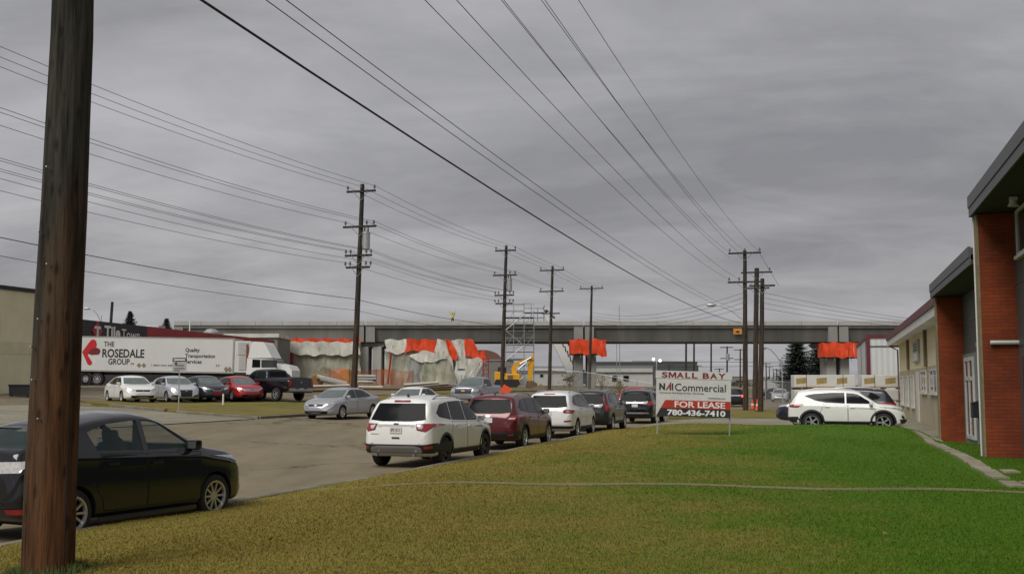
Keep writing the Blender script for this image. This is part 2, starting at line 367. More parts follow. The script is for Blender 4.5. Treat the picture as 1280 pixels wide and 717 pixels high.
sheet("sidewalk", [(-8.6, 84), (45, 84), (45, 86), (-8.6, 86)], M_slab, lambda x, y: .19, 0, 3, skirt=.2)
sheet("yard", [(-8.6, 86), (70, 86), (70, 140), (-8.6, 140)], M_lot, lambda x, y: .06, 0, 6, skirt=.12)
# narrow concrete path across the lawn
sheet("path", [(-7.6, 17.78), (4.3, 18.9), (4.3, 19.3), (-7.6, 18.2)], M_pathc, ZL, .006, .5)
# stepping-slab walk along the building
rs = random.Random(3)
tt = 20.0
slabs = MB()
while tt < 41:
    L = rs.uniform(.5, .8)
    for p0, p1 in ((2.82, 3.12), (3.2, 3.5)):
        if rs.random() < (.9 if p0 < 3 else .12):
            vs = []
            j = [rs.uniform(-.03, .03) for _ in range(8)]
            for k, (a, b_) in enumerate(((p0, tt), (p1, tt), (p1, tt + L - .08), (p0, tt + L - .08))):
                x, y = PT(a + j[k], b_ + j[k + 4]); vs.append((x, y, ZL(x, y) + .035))
            vs += [(x, y, z - .12) for x, y, z in vs]
            slabs.add(vs, [(0, 1, 2, 3), (0, 4, 5, 1), (1, 5, 6, 2), (2, 6, 7, 3), (3, 7, 4, 0)])
    tt += L
struct(slabs.build("paving_slabs", M_slabc))
sheet("walkway", [(2.7, 41), (4.4, 41), (4.4, 72), (3.2, 72), (2.7, 44.3)], M_slab, lambda x, y: .16, .02, 2, skirt=.1)
# grass blades on the near lawn
def blades(n=420000):
    rg = np.random.default_rng(5)
    D = 8.6 * (46 / 8.6) ** rg.random(n)
    u = (rg.random(n) - .5) * 1400
    x = u / FPX * D; y = D
    p = x * hc - y * hs; t = x * hs + y * hc
    ok = (p > np.interp(t, [b for _, b in EDGE], [a for a, _ in EDGE]) - .03) & (p < 4.1) & ~((p > 2.7) & (p < 3.2) & (t > 20)) & (t < 44.2)
    tp = 17.85 + (p + 9) * (19.2 - 17.85) / 13.3
    ok &= ~(((np.abs(t - tp) < .16) & (rg.random(n) < .93)))
    x, y, p, t, D = x[ok], y[ok], p[ok], t[ok], D[ok]; n = len(x)
    def ss(a, b, v):
        k = np.clip((v - a) / (b - a), 0, 1); return k * k * (3 - 2 * k)
    z = (.12 + .17 * ss(-8.9, -5.5, p) + .13 * ss(35, 43, t) * ss(-9.2, -6, p))
    sh = ss(33, 38, t); z = z * (1 - (.1 + .6 * sh) * ss(1.2 + 1.2 * sh, 2.9 + .9 * sh, p)) + .02 * np.sin(p * 1.3 + t * .6)
    h = rg.uniform(.008, .028, n) * (1 + .25 * (rg.random(n) < .06)); w = .0035 + .00032 * D
    tuft = rg.random(n) < .02; h[tuft] *= 1.25
    a = rg.random(n) * 6.283; la = rg.random(n) * 6.283; ln = rg.uniform(.2, .8, n) * h
    co = np.zeros((n, 3, 3), np.float32)
    dx, dy = np.cos(a) * w, np.sin(a) * w
    co[:, 0] = np.stack([x - dx, y - dy, z - .005], 1); co[:, 1] = np.stack([x + dx, y + dy, z - .005], 1)
    co[:, 2] = np.stack([x + np.cos(la) * ln, y + np.sin(la) * ln, z + h], 1)
    me = bpy.data.meshes.new("grass"); me.vertices.add(n * 3); me.loops.add(n * 3); me.polygons.add(n)
    me.vertices.foreach_set('co', co.ravel()); me.loops.foreach_set('vertex_index', np.arange(n * 3, dtype=np.int32))
    me.polygons.foreach_set('loop_start', np.arange(0, n * 3, 3, dtype=np.int32))
    at_ = me.attributes.new('tint', 'FLOAT', 'POINT'); at_.data.foreach_set('value', np.repeat(rg.random(n), 3).astype(np.float32))
    me.materials.append(M_blade); me.update(); me.validate()
    o = obj("grass", me); struct(o, 'stuff'); o['label'] = "short mown grass, straw coloured near the kerb and green by the building"; o['category'] = "grass"
blades()
# taller tuft round the foot of the near pole
# ---------------------------------------------------------------- vehicles
def interp(tab, x):
    xs = [a for a, _ in tab]; ys = [b for _, b in tab]
    return float(np.interp(x, xs, ys))
def smooth_interp(tab, x, k):
    return sum(interp(tab, x + d * k) * w for d, w in ((-1, .25), (0, .5), (1, .25)))
def chaikin(P, it=2):
    for _ in range(it):
        Q = [P[0]]
        for a, b in zip(P[:-1], P[1:]):
            Q.append((a[0] * .75 + b[0] * .25, a[1] * .75 + b[1] * .25)); Q.append((a[0] * .25 + b[0] * .75, a[1] * .25 + b[1] * .75))
        Q.append(P[-1]); P = Q
    return P
def body_mesh(sp):
    top, bot, wid, bel = sp['top'], sp['bot'], sp['wid'], sp['belt']
    x0, x1 = top[0][0], top[-1][0]
    xs = set(np.round(np.linspace(x0, x1, 61), 4)) | {a for a, _ in top} | {x0 + .015, x0 + .04, x0 + .08, x1 - .015, x1 - .04, x1 - .08}
    xs = sorted(xs); xs2 = [xs[0]]
    for x in xs[1:]:
        if x - xs2[-1] > .012: xs2.append(x)
    xs = xs2; rings = []
    tum = sp.get('tum', .30)
    for x in xs:
        edge = min(x - x0, x1 - x)
        k = .06 if edge > .25 else .004
        zt = smooth_interp(top, x, k) if edge > .03 else interp(top, x)
        zb = interp(bot, x); w = smooth_interp(wid, x, .03) if edge > .05 else interp(wid, x)
        be = min(interp(bel, x), zt - .03); H = zt - be
        zb = min(zb, be - .12); m = zb + (be - zb) * .42
        cr = sp.get('crown', .025) + .02 * min(1, H / .3)
        side = sp.get('waist', .02)
        big = min(1, max(0, (H - .12) / .25))
        P = [(0, zb), (w - .14, zb), (w - .035, zb + .05), (w - .012, zb + .12), (w, m), (w - side * .4, be - .14 if be - .14 > m + .02 else m + .02), (w - .012, be - .05), (w - .05, be),
             (w - .06 - tum * H * .5, be + H * .5), (w - .075 - tum * H * .88 - .02 * (1 - big), be + H * .88), (w - .10 - tum * H - .06, zt - .012 * big), ((w - .15 - tum * H) * .55, zt + cr * .75 - .012 * big), (0, zt + cr - .012 * big)]
        P = [(max(a, 0), b) for a, b in P]
        Q = chaikin(P, 2); rings.append([(x, a, b) for a, b in Q])
    n = len(rings[0]); vs = []; 
    for rg in rings:
        vs += rg + [(x, -a, b) for x, a, b in rg[1:-1][::-1]]
    N = 2 * n - 2; fs = []
    for i in range(len(rings) - 1):
        for j in range(N):
            fs.append((i * N + j, i * N + (j + 1) % N, (i + 1) * N + (j + 1) % N, (i + 1) * N + j))
    fs.append(tuple(range(N))[::-1]); b0 = (len(rings) - 1) * N; fs.append(tuple(range(b0, b0 + N)))
    me = bpy.data.meshes.new("body"); me.from_pydata(vs, [], fs)
    bm = bmesh.new(); bm.from_mesh(me); bmesh.ops.remove_doubles(bm, verts=bm.verts, dist=.0005); bmesh.ops.triangulate(bm, faces=[f for f in bm.faces if len(f.verts) > 4])
    bmesh.ops.recalc_face_normals(bm, faces=bm.faces); bm.to_mesh(me); bm.free(); me.update()
    return me
def boolean(me, cutter, m_cut):
    me.materials.append(m_cut)
    a = bpy.data.objects.new("tmp_a", me); C.objects.link(a)
    cm = bpy.data.meshes.new("tmp_c"); cm.from_pydata(cutter.v, [], cutter.f)
    bm = bmesh.new(); bm.from_mesh(cm); bmesh.ops.recalc_face_normals(bm, faces=bm.faces); bm.to_mesh(cm); bm.free()
    cm.materials.append(me.materials[0]); cm.materials.append(m_cut)
    cm.polygons.foreach_set('material_index', [1] * len(cm.polygons))
    b = bpy.data.objects.new("tmp_b", cm); C.objects.link(b)
    md = a.modifiers.new("b", 'BOOLEAN'); md.operation = 'DIFFERENCE'; md.object = b; md.solver = 'EXACT'; md.use_self = True
    dg = bpy.context.evaluated_depsgraph_get(); r = bpy.data.meshes.new_from_object(a.evaluated_get(dg))
    bpy.data.objects.remove(a); bpy.data.objects.remove(b); return r
class Panel:
    """thin trim pieces laid over the body surface"""
    def __init__(s, bvh): s.bvh = bvh; s.mb = MB()
    def poly(s, pts, side, off=.004, mi=0, g=.07):
        # side: 'L','R' pts are (x,z); 'F','B' pts are (y,z); 'T' pts are (x,y)
        bm = bmesh.new(); f = bm.faces.new([bm.verts.new((a, b, 0)) for a, b in pts])
        for ax in (0, 1):
            lo = min(q[ax] for q in pts); hi = max(q[ax] for q in pts); k = lo + g
            while k < hi - .004:
                co = [0, 0, 0]; no = [0, 0, 0]; co[ax] = k; no[ax] = 1
                bmesh.ops.bisect_plane(bm, geom=bm.verts[:] + bm.edges[:] + bm.faces[:], plane_co=co, plane_no=no); k += g
        bmesh.ops.triangulate(bm, faces=[f for f in bm.faces if len(f.verts) > 4])
        bm.verts.index_update(); vs = []
        for v in bm.verts:
            a, b = v.co.x, v.co.y
            o, d = {'L': ((a, 6, b), (0, -1, 0)), 'R': ((a, -6, b), (0, 1, 0)), 'F': ((6, a, b), (-1, 0, 0)), 'B': ((-6, a, b), (1, 0, 0)), 'T': ((a, b, 6), (0, 0, -1))}[side]
            h, nn, _, _ = s.bvh.ray_cast(Vector(o), Vector(d))
            if h is None:
                q = Vector(o) + Vector(d) * 5; h, nn, _, _ = s.bvh.find_nearest(q)
            if nn.dot(Vector(d)) > 0: nn = -nn
            vs.append(h + nn * off)
        fs = [tuple(v.index for v in f.verts) for f in bm.faces]; bm.free()
        s.mb.add(vs, fs, mi); return s
    def ring(s, cx, cz, r0, r1, a0, a1, side, off=.012, mi=0, n=18):
        vs = []; fs = []
        for i in range(n + 1):
            q = a0 + (a1 - a0) * i / n
            for k, r in enumerate((r0, (r0 + r1) / 2, r1)):
                a, b = cx + r * math.cos(q), cz + r * math.sin(q)
                sg = 1 if side == 'L' else -1
                h, nn, _, _ = s.bvh.ray_cast(Vector((a, 6 * sg, b)), Vector((0, -sg, 0)))
                if h is None: h, nn, _, _ = s.bvh.find_nearest(Vector((a, .9 * sg, b)))
                vs.append(h + nn * (off if k < 2 else off * .3))
        for i in range(n):
            for k in range(2): fs.append((i * 3 + k, i * 3 + k + 1, i * 3 + k + 4, i * 3 + k + 3))
        s.mb.add(vs, fs, mi); return s
    def build(s, name, mats, parent):
        return s.mb.build(name, mats, parent, smooth=True)
def off_poly(pts, d):
    """grow a polygon outward by d (rough)"""
    cx = sum(a for a, _ in pts) / len(pts); cy = sum(b for _, b in pts) / len(pts); out = []
    for a, b in pts:
        v = Vector((a - cx, b - cy)); L = v.length or 1; out.append((a + v.x / L * d * 1.2, b + v.y / L * d * 1.2))
    return out
def mir(pts): return [(-a, b) for a, b in pts]
WHEELS = {}
def wheel_meshes(r, w, rimr, style, rim_m):
    key = (r, w, rimr, style, rim_m.name)
    if key in WHEELS: return WHEELS[key]
    t = MB().lathe([(rimr, -w / 2 + .02), (rimr + .01, -w / 2), (r - .03, -w / 2), (r - .004, -w / 2 + .03), (r, -w / 4), (r, w / 4), (r - .004, w / 2 - .03), (r - .03, w / 2), (rimr + .01, w / 2), (rimr, w / 2 - .02)], axis='Y', n=36, closed=True)
    o = t.build("tyre", M_rubber, None, True, 35); tm = o.data; bpy.data.objects.remove(o)
    f = MB(); y = w / 2
    f.lathe([(rimr - .028, y - .05), (rimr - .02, y - .008), (rimr + .004, y - .004), (rimr + .006, y - .05)], axis='Y', n=36, closed=True)
    f.lathe([(.0, y - .035), (.062, y - .035), (.068, y - .05), (.068, y - .09)], axis='Y', n=18)
    f.lathe([(0, y - .11), (rimr, y - .11), (rimr, y - .115)], axis='Y', n=28, mi=1)
    ns, wid, tw = {'multi': (10, .028, 0), 'five': (5, .075, 0), 'six': (6, .06, 0), 'double': (10, .03, .11), 'cover': (7, .07, 0), 'steel': (8, .05, 0)}[style]
    for i in range(ns):
        q = 2 * math.pi * i / ns
        if style == 'double': q = 2 * math.pi * (i // 2) / 5 + (tw if i % 2 else -tw)
        rot = Matrix.Rotation(q, 3, 'Y'); L = rimr - .05
        c = rot @ Vector((.05 + L / 2, y - .045, 0))
        f.box(c, (L, .03, wid), rot)
    o = f.build("rim", [rim_m, M_well], None, True, 35); rm = o.data; bpy.data.objects.remove(o)
    WHEELS[key] = (tm, rm); return tm, rm
def add_wheel(root, x, y, r, w, rimr, style, rim_m, name="wheel"):
    tm, rm = wheel_meshes(r, w, rimr, style, rim_m)
    wh = bpy.data.objects.new(name, None); C.objects.link(wh); wh.parent = root; wh.location = (x, y, r); wh.empty_display_size = .1
    if y < 0: wh.rotation_euler = (0, 0, math.pi)
    obj("tyre", tm, wh); obj("rim", rm, wh); return wh
def mirror_part(root, x, y, z, m, sg):
    mb = MB(); mb.box((x, y + sg * .09, z + .05), (.13, .20, .15), None, 0, .045); mb.box((x + .02, y + sg * .0, z), (.06, .1, .05), None, 1)
    mb.box((x - .066, y + sg * .10, z + .05), (.004, .15, .10), None, 2)
    return mb.build("wing_mirror", [m, M_black, M_chrome], root, True)
def make_car(name, label, cat, sp, pm, loc, rotz, group=None):
    root = thing(name, label, cat, loc, rotz, group)
    me = body_mesh(sp); me.materials.append(pm)
    bvh = BVHTree.FromPolygons([v.co.copy() for v in me.vertices], [tuple(p.vertices) for p in me.polygons])
    r, wb = sp['r'], sp['wheels']; W_ = max(b for _, b in sp['wid']); ra = r + sp.get('gap', .05)
    cut = MB()
    for x in wb:
        for sg in (-1, 1):
            cut.lathe([(ra, W_ - .30), (ra, W_ + .15)] if sg > 0 else [(ra, -W_ - .15), (ra, -W_ + .30)], (x, 0, r - .0), 'Y', 40)
    me = boolean(me, cut, M_well)
    if sp.get('bed'):
        c2 = MB(); c2.bb(*sp['bed']); me = boolean(me, c2, M_black)
    if sp.get('cabin'):
        c3 = MB(); c3.prism(sp['cabin'], -.60, .60, 'Y')
        for w in sp['side_win']: c3.prism(w, -1.6, 1.6, 'Y')
        c3.prism(sp['wind'], .05, 1.9, 'X'); c3.prism(sp['rearwin'], -2.6, -.7, 'X')
        me = boolean(me, c3, M_well)
        for sx, sy in ((.02, .36), (.02, -.36), (-.85, .36), (-.85, -.36)):
            st = MB(); st.box((sx + .18, sy, .60), (.5, .48, .16), None, 0, .05); st.box((sx - .12, sy, .90), (.14, .46, .56), Matrix.Rotation(R(-14), 3, 'Y'), 0, .05)
            so = st.build("seat", mat("seat_fabric", (.055, .055, .058), .9), root, True)
            MB().box((sx - .22, sy, 1.25), (.09, .25, .17), Matrix.Rotation(R(-10), 3, 'Y'), 0, .035).build("headrest", MATS["seat_fabric"], so, True)
        MB().box((.86, 0, .88), (.34, 1.15, .16), None, 0, .05).build("dashboard", M_black, root, True)
    me.polygons.foreach_set('use_smooth', [True] * len(me.polygons)); me.set_sharp_from_angle(angle=R(38))
    body = obj("body", me, root)
    P = lambda: Panel(bvh)
    for x in wb:
        for sg in (-1, 1): add_wheel(root, x, sg * (W_ - .015 - sp.get('tw', .22) / 2), r, sp.get('tw', .22), sp['rimr'], sp['rim'], sp.get('rim_m', M_alloy))
    gm = sp.get('glass', M_glass); gf = sp.get('glass_front', gm)
    for sd in 'LR':
        for i, w in enumerate(sp['side_win']):
            pn = P()
            if not sp.get('cabin'): pn.poly(off_poly(w, .018), sd, .003, 1)
            pn.poly(w, sd, .006 if not sp.get('cabin') else -.012, 0)
            pn.build("side_window", [gf if i == 0 else gm, sp.get('win_trim', M_black)], root)
        for d, hdl in sp.get('doors', []):
            pn = P(); pn.poly(off_poly(d, .012), sd, .0015, 1); pn.poly(d, sd, .0035, 0, .09)
            dr = pn.build("door", [pm, M_well], root)
            if hdl:
                h, nn, _, _ = bvh.ray_cast(Vector((hdl[0], 6 if sd == 'L' else -6, hdl[1])), Vector((0, -1 if sd == 'L' else 1, 0)))
                MB().box((h.x, h.y + (.018 if sd == 'L' else -.018), h.z), (.2, .03, .032), None, 0, .01).build("handle", sp.get('handle_m', pm), dr, True)
        for cx in wb:
            if sp.get('arch'):
                P().ring(cx, r, ra - .004, ra + sp['arch'], R(-12), R(192), sd, .014).build("wheel_arch_trim", sp.get('arch_m', M_black), root)
        if sp.get('sill'):
            P().poly(sp['sill'], sd, .012).build("sill_trim", sp.get('sill_m', M_black), root)
        if sp.get('rail'):
            x0, x1, z, y = sp['rail']; sg = 1 if sd == 'L' else -1; k = 7
            pts = []
            for i in range(k):
                xx = x0 + (x1 - x0) * i / (k - 1); h, nn, _, _ = bvh.ray_cast(Vector((xx, sg * y, 6)), Vector((0, 0, -1)))
                pts.append((xx, sg * y, h.z + (z if 0 < i < k - 1 else .0)))
            MB().tube(pts, .019, 6).build("roof_rail", sp.get('rail_m', M_steel), root, True)
        mx_ = sp['mirror']; h, nn, _, _ = bvh.ray_cast(Vector((mx_[0], 6 if sd == 'L' else -6, mx_[1])), Vector((0, -1 if sd == 'L' else 1, 0)))
        if h: mirror_part(root, mx_[0], h.y, mx_[1], sp.get('mirror_m', pm), 1 if sd == 'L' else -1)
    pn = P()
    if not sp.get('cabin'): pn.poly(off_poly(sp['wind'], .015), 'F', .002, 1)
    pn.poly(sp['wind'], 'F', .006 if not sp.get('cabin') else -.01); pn.build("windscreen", [gf if sp.get('glass_front') else sp.get('wglass', M_wind), M_black], root)
    if sp.get('rearwin'):
        pn = P()
        if not sp.get('cabin'): pn.poly(off_poly(sp['rearwin'], .012), 'B', .002, 1)
        pn.poly(sp['rearwin'], 'B', .006 if not sp.get('cabin') else -.01); pn.build("rear_window", [sp.get('rglass', M_rglass), M_black], root)
    for nm, sd, pts, m, off in sp['trim']:
        both = isinstance(pts, tuple) and pts[0] == 'both'
        for q in ([pts[1], mir(pts[1])] if both else [pts]):
            pn = P()
            if m in (M_head, M_tail, M_tailw): pn.poly(off_poly(q, .012), sd, off - .002, 1)
            pn.poly(q, sd, off, 0, .03); pn.build(nm, [m, M_black], root)
    return root, bvh
def scale_spec(sp, kx=1, ky=1, kz=1):
    """the same family of shape with other overall dimensions"""
    o = dict(sp)
    f2 = lambda T, a, b: [(x * a, y * b) for x, y in T]
    for k in ('top', 'bot', 'belt'): o[k] = f2(sp[k], kx, kz)
    o['wid'] = f2(sp['wid'], kx, ky); o['wheels'] = [x * kx for x in sp['wheels']]
    o['side_win'] = [f2(w, kx, kz) for w in sp['side_win']]
    o['doors'] = [(f2(d, kx, kz), (h[0] * kx, h[1] * kz) if h else None) for d, h in sp.get('doors', [])]
    if sp.get('sill'): o['sill'] = f2(sp['sill'], kx, kz)
    o['wind'] = f2(sp['wind'], ky, kz)
    if sp.get('rearwin'): o['rearwin'] = f2(sp['rearwin'], ky, kz)
    if sp.get('rail'): a = sp['rail']; o['rail'] = (a[0] * kx, a[1] * kx, a[2], a[3] * ky)
    o['mirror'] = (sp['mirror'][0] * kx, sp['mirror'][1] * kz)
    def sc(sd, p):
        a = kx if sd in 'LR' else ky if sd in 'FB' else kx
        b = kz if sd in 'LRFB' else ky
        return f2(p, a, b)
    o['trim'] = [(n, sd, ('both', sc(sd, p[1])) if isinstance(p, tuple) else sc(sd, p), m, of) for n, sd, p, m, of in sp['trim']]
    return o
ARC = lambda cx, r, a, b, n=8: [(cx + r * math.cos(R(a + (b - a) * i / n)), .36 + r * math.sin(R(a + (b - a) * i / n))) for i in range(n + 1)]
SUV = dict(
    top=[(-2.25, .74), (-2.245, .90), (-2.22, 1.0), (-2.17, 1.08), (-2.06, 1.24), (-1.93, 1.45), (-1.86, 1.555), (-1.80, 1.60), (-1.2, 1.655), (-.4, 1.67), (.2, 1.63), (.5, 1.55), (1.12, 1.13), (1.24, 1.08), (1.8, 1.01), (2.08, .92), (2.2, .76), (2.245, .64)],
    bot=[(-2.25, .50), (-2.15, .34), (-1.9, .26), (1.85, .25), (2.1, .28), (2.245, .40)],
    wid=[(-2.25, .60), (-2.235, .70), (-2.19, .79), (-2.08, .865), (-1.85, .905), (-1.3, .92), (1.3, .92), (1.75, .90), (1.98, .84), (2.12, .74), (2.2, .62), (2.245, .48)],
    belt=[(-2.25, .70), (-2.2, .90), (-2.0, 1.06), (-1.2, 1.07), (0, 1.03), (1.1, .99), (1.9, .88), (2.245, .52)],
    r=.36, rimr=.235, wheels=[-1.33, 1.36], rim='multi', tw=.23, arch=.06,
    side_win=[[(1.02, 1.075), (.50, 1.46), (.40, 1.515), (.10, 1.545), (.10, 1.085)], [(.02, 1.09), (.02, 1.55), (-.80, 1.535), (-.84, 1.12)], [(-.92, 1.125), (-.88, 1.53), (-1.35, 1.47), (-1.66, 1.29), (-1.55, 1.20)]],
    doors=[([(1.06, .42), (1.06, 1.02), (.07, 1.04), (.07, .42)], (.22, .94)), ([(.03, .42), (.03, 1.04), (-.88, 1.06), (-.92, .90), (-1.0, .76), (-.88, .62), (-.85, .42)], (-.72, .97))],
    sill=[(-.86, .30), (-.86, .405), (.88, .405), (.88, .30)],
    wind=[(-.70, 1.135), (-.40, 1.115), (.40, 1.115), (.70, 1.135), (.58, 1.50), (-.58, 1.50)],
    rearwin=[(-.70, 1.13), (-.35, 1.10), (.35, 1.10), (.70, 1.13), (.585, 1.51), (-.585, 1.51)],
    rail=(-1.5, .25, .055, .60), mirror=(.92, 1.06),
    trim=[("headlight", 'F', ('both', [(.44, .80), (.86, .88), (.86, .97), (.52, .90)]), M_head, .006),
          ("grille", 'F', [(-.40, .62), (.40, .62), (.46, .82), (-.46, .82)], M_black, .005),
          ("front_bumper", 'F', [(-.80, .34), (.80, .34), (.84, .50), (-.84, .50)], M_black, .007),
          ("tail_light", 'B', ('both', [(.56, .90), (.80, .86), (.89, .98), (.89, 1.06), (.52, 1.02)]), M_tail, .008),
          ("rear_bumper", 'B', [(-.90, .36), (.90, .36), (.90, .58), (.60, .55), (-.60, .55), (-.90, .58)], M_black, .010)])
SEDAN = dict(
    top=[(-2.4, .62), (-2.395, .82), (-2.37, .97), (-2.28, 1.06), (-1.8, 1.09), (-1.55, 1.13), (-.95, 1.38), (-.6, 1.44), (0, 1.465), (.25, 1.45), (.5, 1.40), (1.22, 1.02), (1.36, .965), (1.9, .88), (2.2, .77), (2.35, .64), (2.4, .52)],
    bot=[(-2.4, .45), (-2.25, .30), (-1.9, .20), (2.0, .19), (2.25, .22), (2.4, .34)],
    wid=[(-2.4, .50), (-2.37, .68), (-2.28, .80), (-2.1, .87), (-1.5, .91), (1.3, .91), (1.85, .89), (2.1, .82), (2.26, .70), (2.36, .54), (2.4, .40)],
    belt=[(-2.4, .60), (-2.3, .88), (-1.6, .97), (0, .95), (1.2, .90), (2.0, .76), (2.4, .42)],
    r=.325, rimr=.215, wheels=[-1.38, 1.42], rim='multi', tw=.21, gap=.045, tum=.36,
    side_win=[[(1.12, .985), (.52, 1.32), (.30, 1.365), (.14, 1.37), (.14, .99)], [(.06, .99), (.06, 1.375), (-.50, 1.355), (-.80, 1.28), (-.80, 1.02)], [(-.86, 1.03), (-.86, 1.255), (-1.22, 1.09), (-1.15, 1.05)]],
    doors=[([(1.12, .30), (1.14, .92), (.11, .945), (.11, .30)], (.26, .86)), ([(.07, .30), (.07, .945), (-.86, .97), (-.95, .78), (-.98, .62), (-.9, .48), (-.82, .30)], (-.72, .88))],
    sill=[(-.9, .215), (-.9, .285), (.95, .285), (.95, .215)], sill_m=None,
    wind=[(-.70, 1.03), (-.4, 1.005), (.4, 1.005), (.70, 1.03), (.55, 1.35), (-.55, 1.35)],
    rearwin=[(-.66, 1.15), (.66, 1.15), (.52, 1.36), (-.52, 1.36)], mirror=(.95, .985),
    trim=[("headlight", 'F', ('both', [(.46, .62), (.82, .74), (.84, .81), (.60, .75), (.45, .69)]), M_head, .006),
          ("grille", 'F', [(-.36, .60), (.36, .60), (.42, .70), (-.42, .70)], M_black, .005),
          ("front_bumper", 'F', [(-.58, .26), (.58, .26), (.62, .40), (-.62, .40)], M_black, .006),
          ("tail_light", 'B', ('both', [(.48, .82), (.82, .80), (.86, .94), (.50, .94)]), M_tail, .007)])
SEDAN['waist'] = .05; SEDAN['sill_m'] = M_black; SEDAN['sill'] = None
HATCH = dict(SEDAN,
    top=[(-2.05, .60), (-2.045, .82), (-2.02, .98), (-1.96, 1.06), (-1.84, 1.12), (-1.25, 1.335), (-1.1, 1.375), (-.75, 1.43), (-.35, 1.47), (0, 1.475), (.2, 1.45), (.42, 1.39), (1.10, 1.03), (1.24, .985), (1.8, .90), (2.05, .80), (2.2, .66), (2.25, .52)],
    bot=[(-2.05, .42), (-1.95, .28), (-1.7, .20), (1.9, .19), (2.1, .22), (2.25, .34)],
    wid=[(-2.05, .56), (-2.03, .70), (-1.97, .80), (-1.8, .86), (-1.2, .885), (1.2, .885), (1.7, .87), (1.95, .81), (2.12, .70), (2.2, .58), (2.25, .42)],
    belt=[(-2.05, .58), (-1.98, .88), (-1.5, 1.02), (0, .96), (1.1, .91), (1.9, .78), (2.25, .42)],
    wheels=[-1.24, 1.38], r=.318, rimr=.222,
    side_win=[[(1.02, .985), (.44, 1.33), (.24, 1.375), (.06, 1.385), (.06, .995)], [(-.03, 1.0), (-.03, 1.385), (-.60, 1.345), (-.94, 1.26), (-.84, 1.03)]],
    doors=[([(1.04, .30), (1.06, .93), (.03, .955), (.03, .30)], (.18, .84)), ([(-.01, .30), (-.01, .955), (-.80, .985), (-.86, .78), (-.88, .58), (-.78, .44), (-.74, .30)], (-.62, .86))],
    wind=[(-.68, 1.05), (-.4, 1.025), (.4, 1.025), (.68, 1.05), (.55, 1.36), (-.55, 1.36)],
    rearwin=[(-.66, 1.10), (.66, 1.10), (.54, 1.315), (-.54, 1.315)], mirror=(.88, .985),
    trim=[("headlight", 'F', ('both', [(.42, .66), (.80, .76), (.84, .86), (.62, .82), (.42, .74)]), M_head, .006),
          ("grille", 'F', [(-.32, .58), (.32, .58), (.36, .74), (-.36, .74)], M_black, .005),
          ("front_bumper", 'F', [(-.58, .26), (.58, .26), (.62, .42), (-.62, .42)], M_black, .006),
          ("tail_light", 'B', ('both', [(.42, .82), (.76, .83), (.80, .96), (.44, .95)]), M_tailw, .008),
          ("rear_reflector", 'B', ('both', [(.58, .36), (.80, .36), (.80, .42), (.58, .42)]), M_tail, .010)])
PICKUP = dict(
    top=[(-2.92, .62), (-2.915, 1.0), (-2.90, 1.32), (-2.86, 1.37), (-.80, 1.40), (-.775, 1.42), (-.72, 1.78), (-.62, 1.88), (-.2, 1.93), (.5, 1.90), (.72, 1.82), (1.28, 1.38), (1.4, 1.32), (2.3, 1.26), (2.62, 1.18), (2.74, .98), (2.78, .70)],
    bot=[(-2.92, .55), (-2.5, .50), (2.3, .42), (2.6, .44), (2.78, .52)],
    wid=[(-2.92, .90), (-2.88, .965), (-2.6, 1.0), (2.0, 1.0), (2.45, .97), (2.65, .90), (2.74, .80), (2.78, .70)],
    belt=[(-2.92, 1.22), (-.7, 1.28), (0, 1.27), (1.3, 1.22), (2.3, 1.12), (2.78, .60)],
    r=.40, rimr=.245, wheels=[-1.72, 1.85], rim='five', tw=.26, gap=.07, tum=.30, bed=(-2.80, -.90, -.78, .78, .85, 2.2),
    side_win=[[(1.18, 1.31), (.72, 1.66), (.55, 1.755), (.28, 1.78), (.28, 1.31)], [(.20, 1.31), (.20, 1.78), (-.45, 1.76), (-.60, 1.68), (-.62, 1.33)]],
    doors=[([(1.22, .55), (1.24, 1.26), (.25, 1.28), (.25, .55)], (.40, 1.14)), ([(.21, .55), (.21, 1.28), (-.66, 1.30), (-.66, .55)], (-.52, 1.15))],
    sill=[(-.9, .43), (-.9, .51), (1.3, .51), (1.3, .43)], mirror=(1.08, 1.32),
    wind=[(-.78, 1.39), (-.4, 1.37), (.4, 1.37), (.78, 1.39), (.64, 1.80), (-.64, 1.80)],
    rearwin=[(-.70, 1.46), (.70, 1.46), (.60, 1.76), (-.60, 1.76)],
    trim=[("headlight", 'F', ('both', [(.60, .92), (.92, .95), (.94, 1.12), (.60, 1.12)]), M_head, .008),
          ("grille", 'F', [(-.56, .82), (.56, .82), (.58, 1.14), (-.58, 1.14)], M_black, .006),
          ("front_bumper", 'F', [(-.90, .52), (.90, .52), (.90, .74), (-.90, .74)], M_chrome, .012),
          ("tail_light", 'B', ('both', [(.78, .88), (.95, .88), (.95, 1.22), (.78, 1.22)]), M_tail, .010),
          ("tailgate", 'B', [(-.74, .82), (.74, .82), (.74, 1.30), (-.74, 1.30)], None, .006),
          ("rear_bumper", 'B', [(-.94, .58), (.94, .58), (.94, .76), (.5, .76), (.42, .70), (-.42, .70), (-.5, .76), (-.94, .76)], M_chrome, .03)])
def plate(root, bvh, z, side='B', y=0.0, text='BTX 4187', w=.30, h=.15, sgn=-1):
    q, nn, _, _ = bvh.ray_cast(Vector((-6 if side == 'B' else 6, y, z)), Vector((1 if side == 'B' else -1, 0, 0)))
    k = -1 if side == 'B' else 1
    pl = MB().box((0, 0, 0), (.012, w, h), None, 0, .004).build("licence_plate", M_plate, root); pl.location = (q.x + k * .02, y, z)
    pl.rotation_euler = (0, 0, 0)
    if text: lettering(text, w * .82, h * .5, M_plateink, pl, (k * .008, 0, 0), (R(90), 0, R(-90 if side == 'B' else 90)), 'lettering', .01, .002)
    return pl
def extra(root, name, mb, m, smooth=True): return mb.build(name, m, root, smooth)
AWAY, TOWARD = R(90 - HD), R(270 - HD)
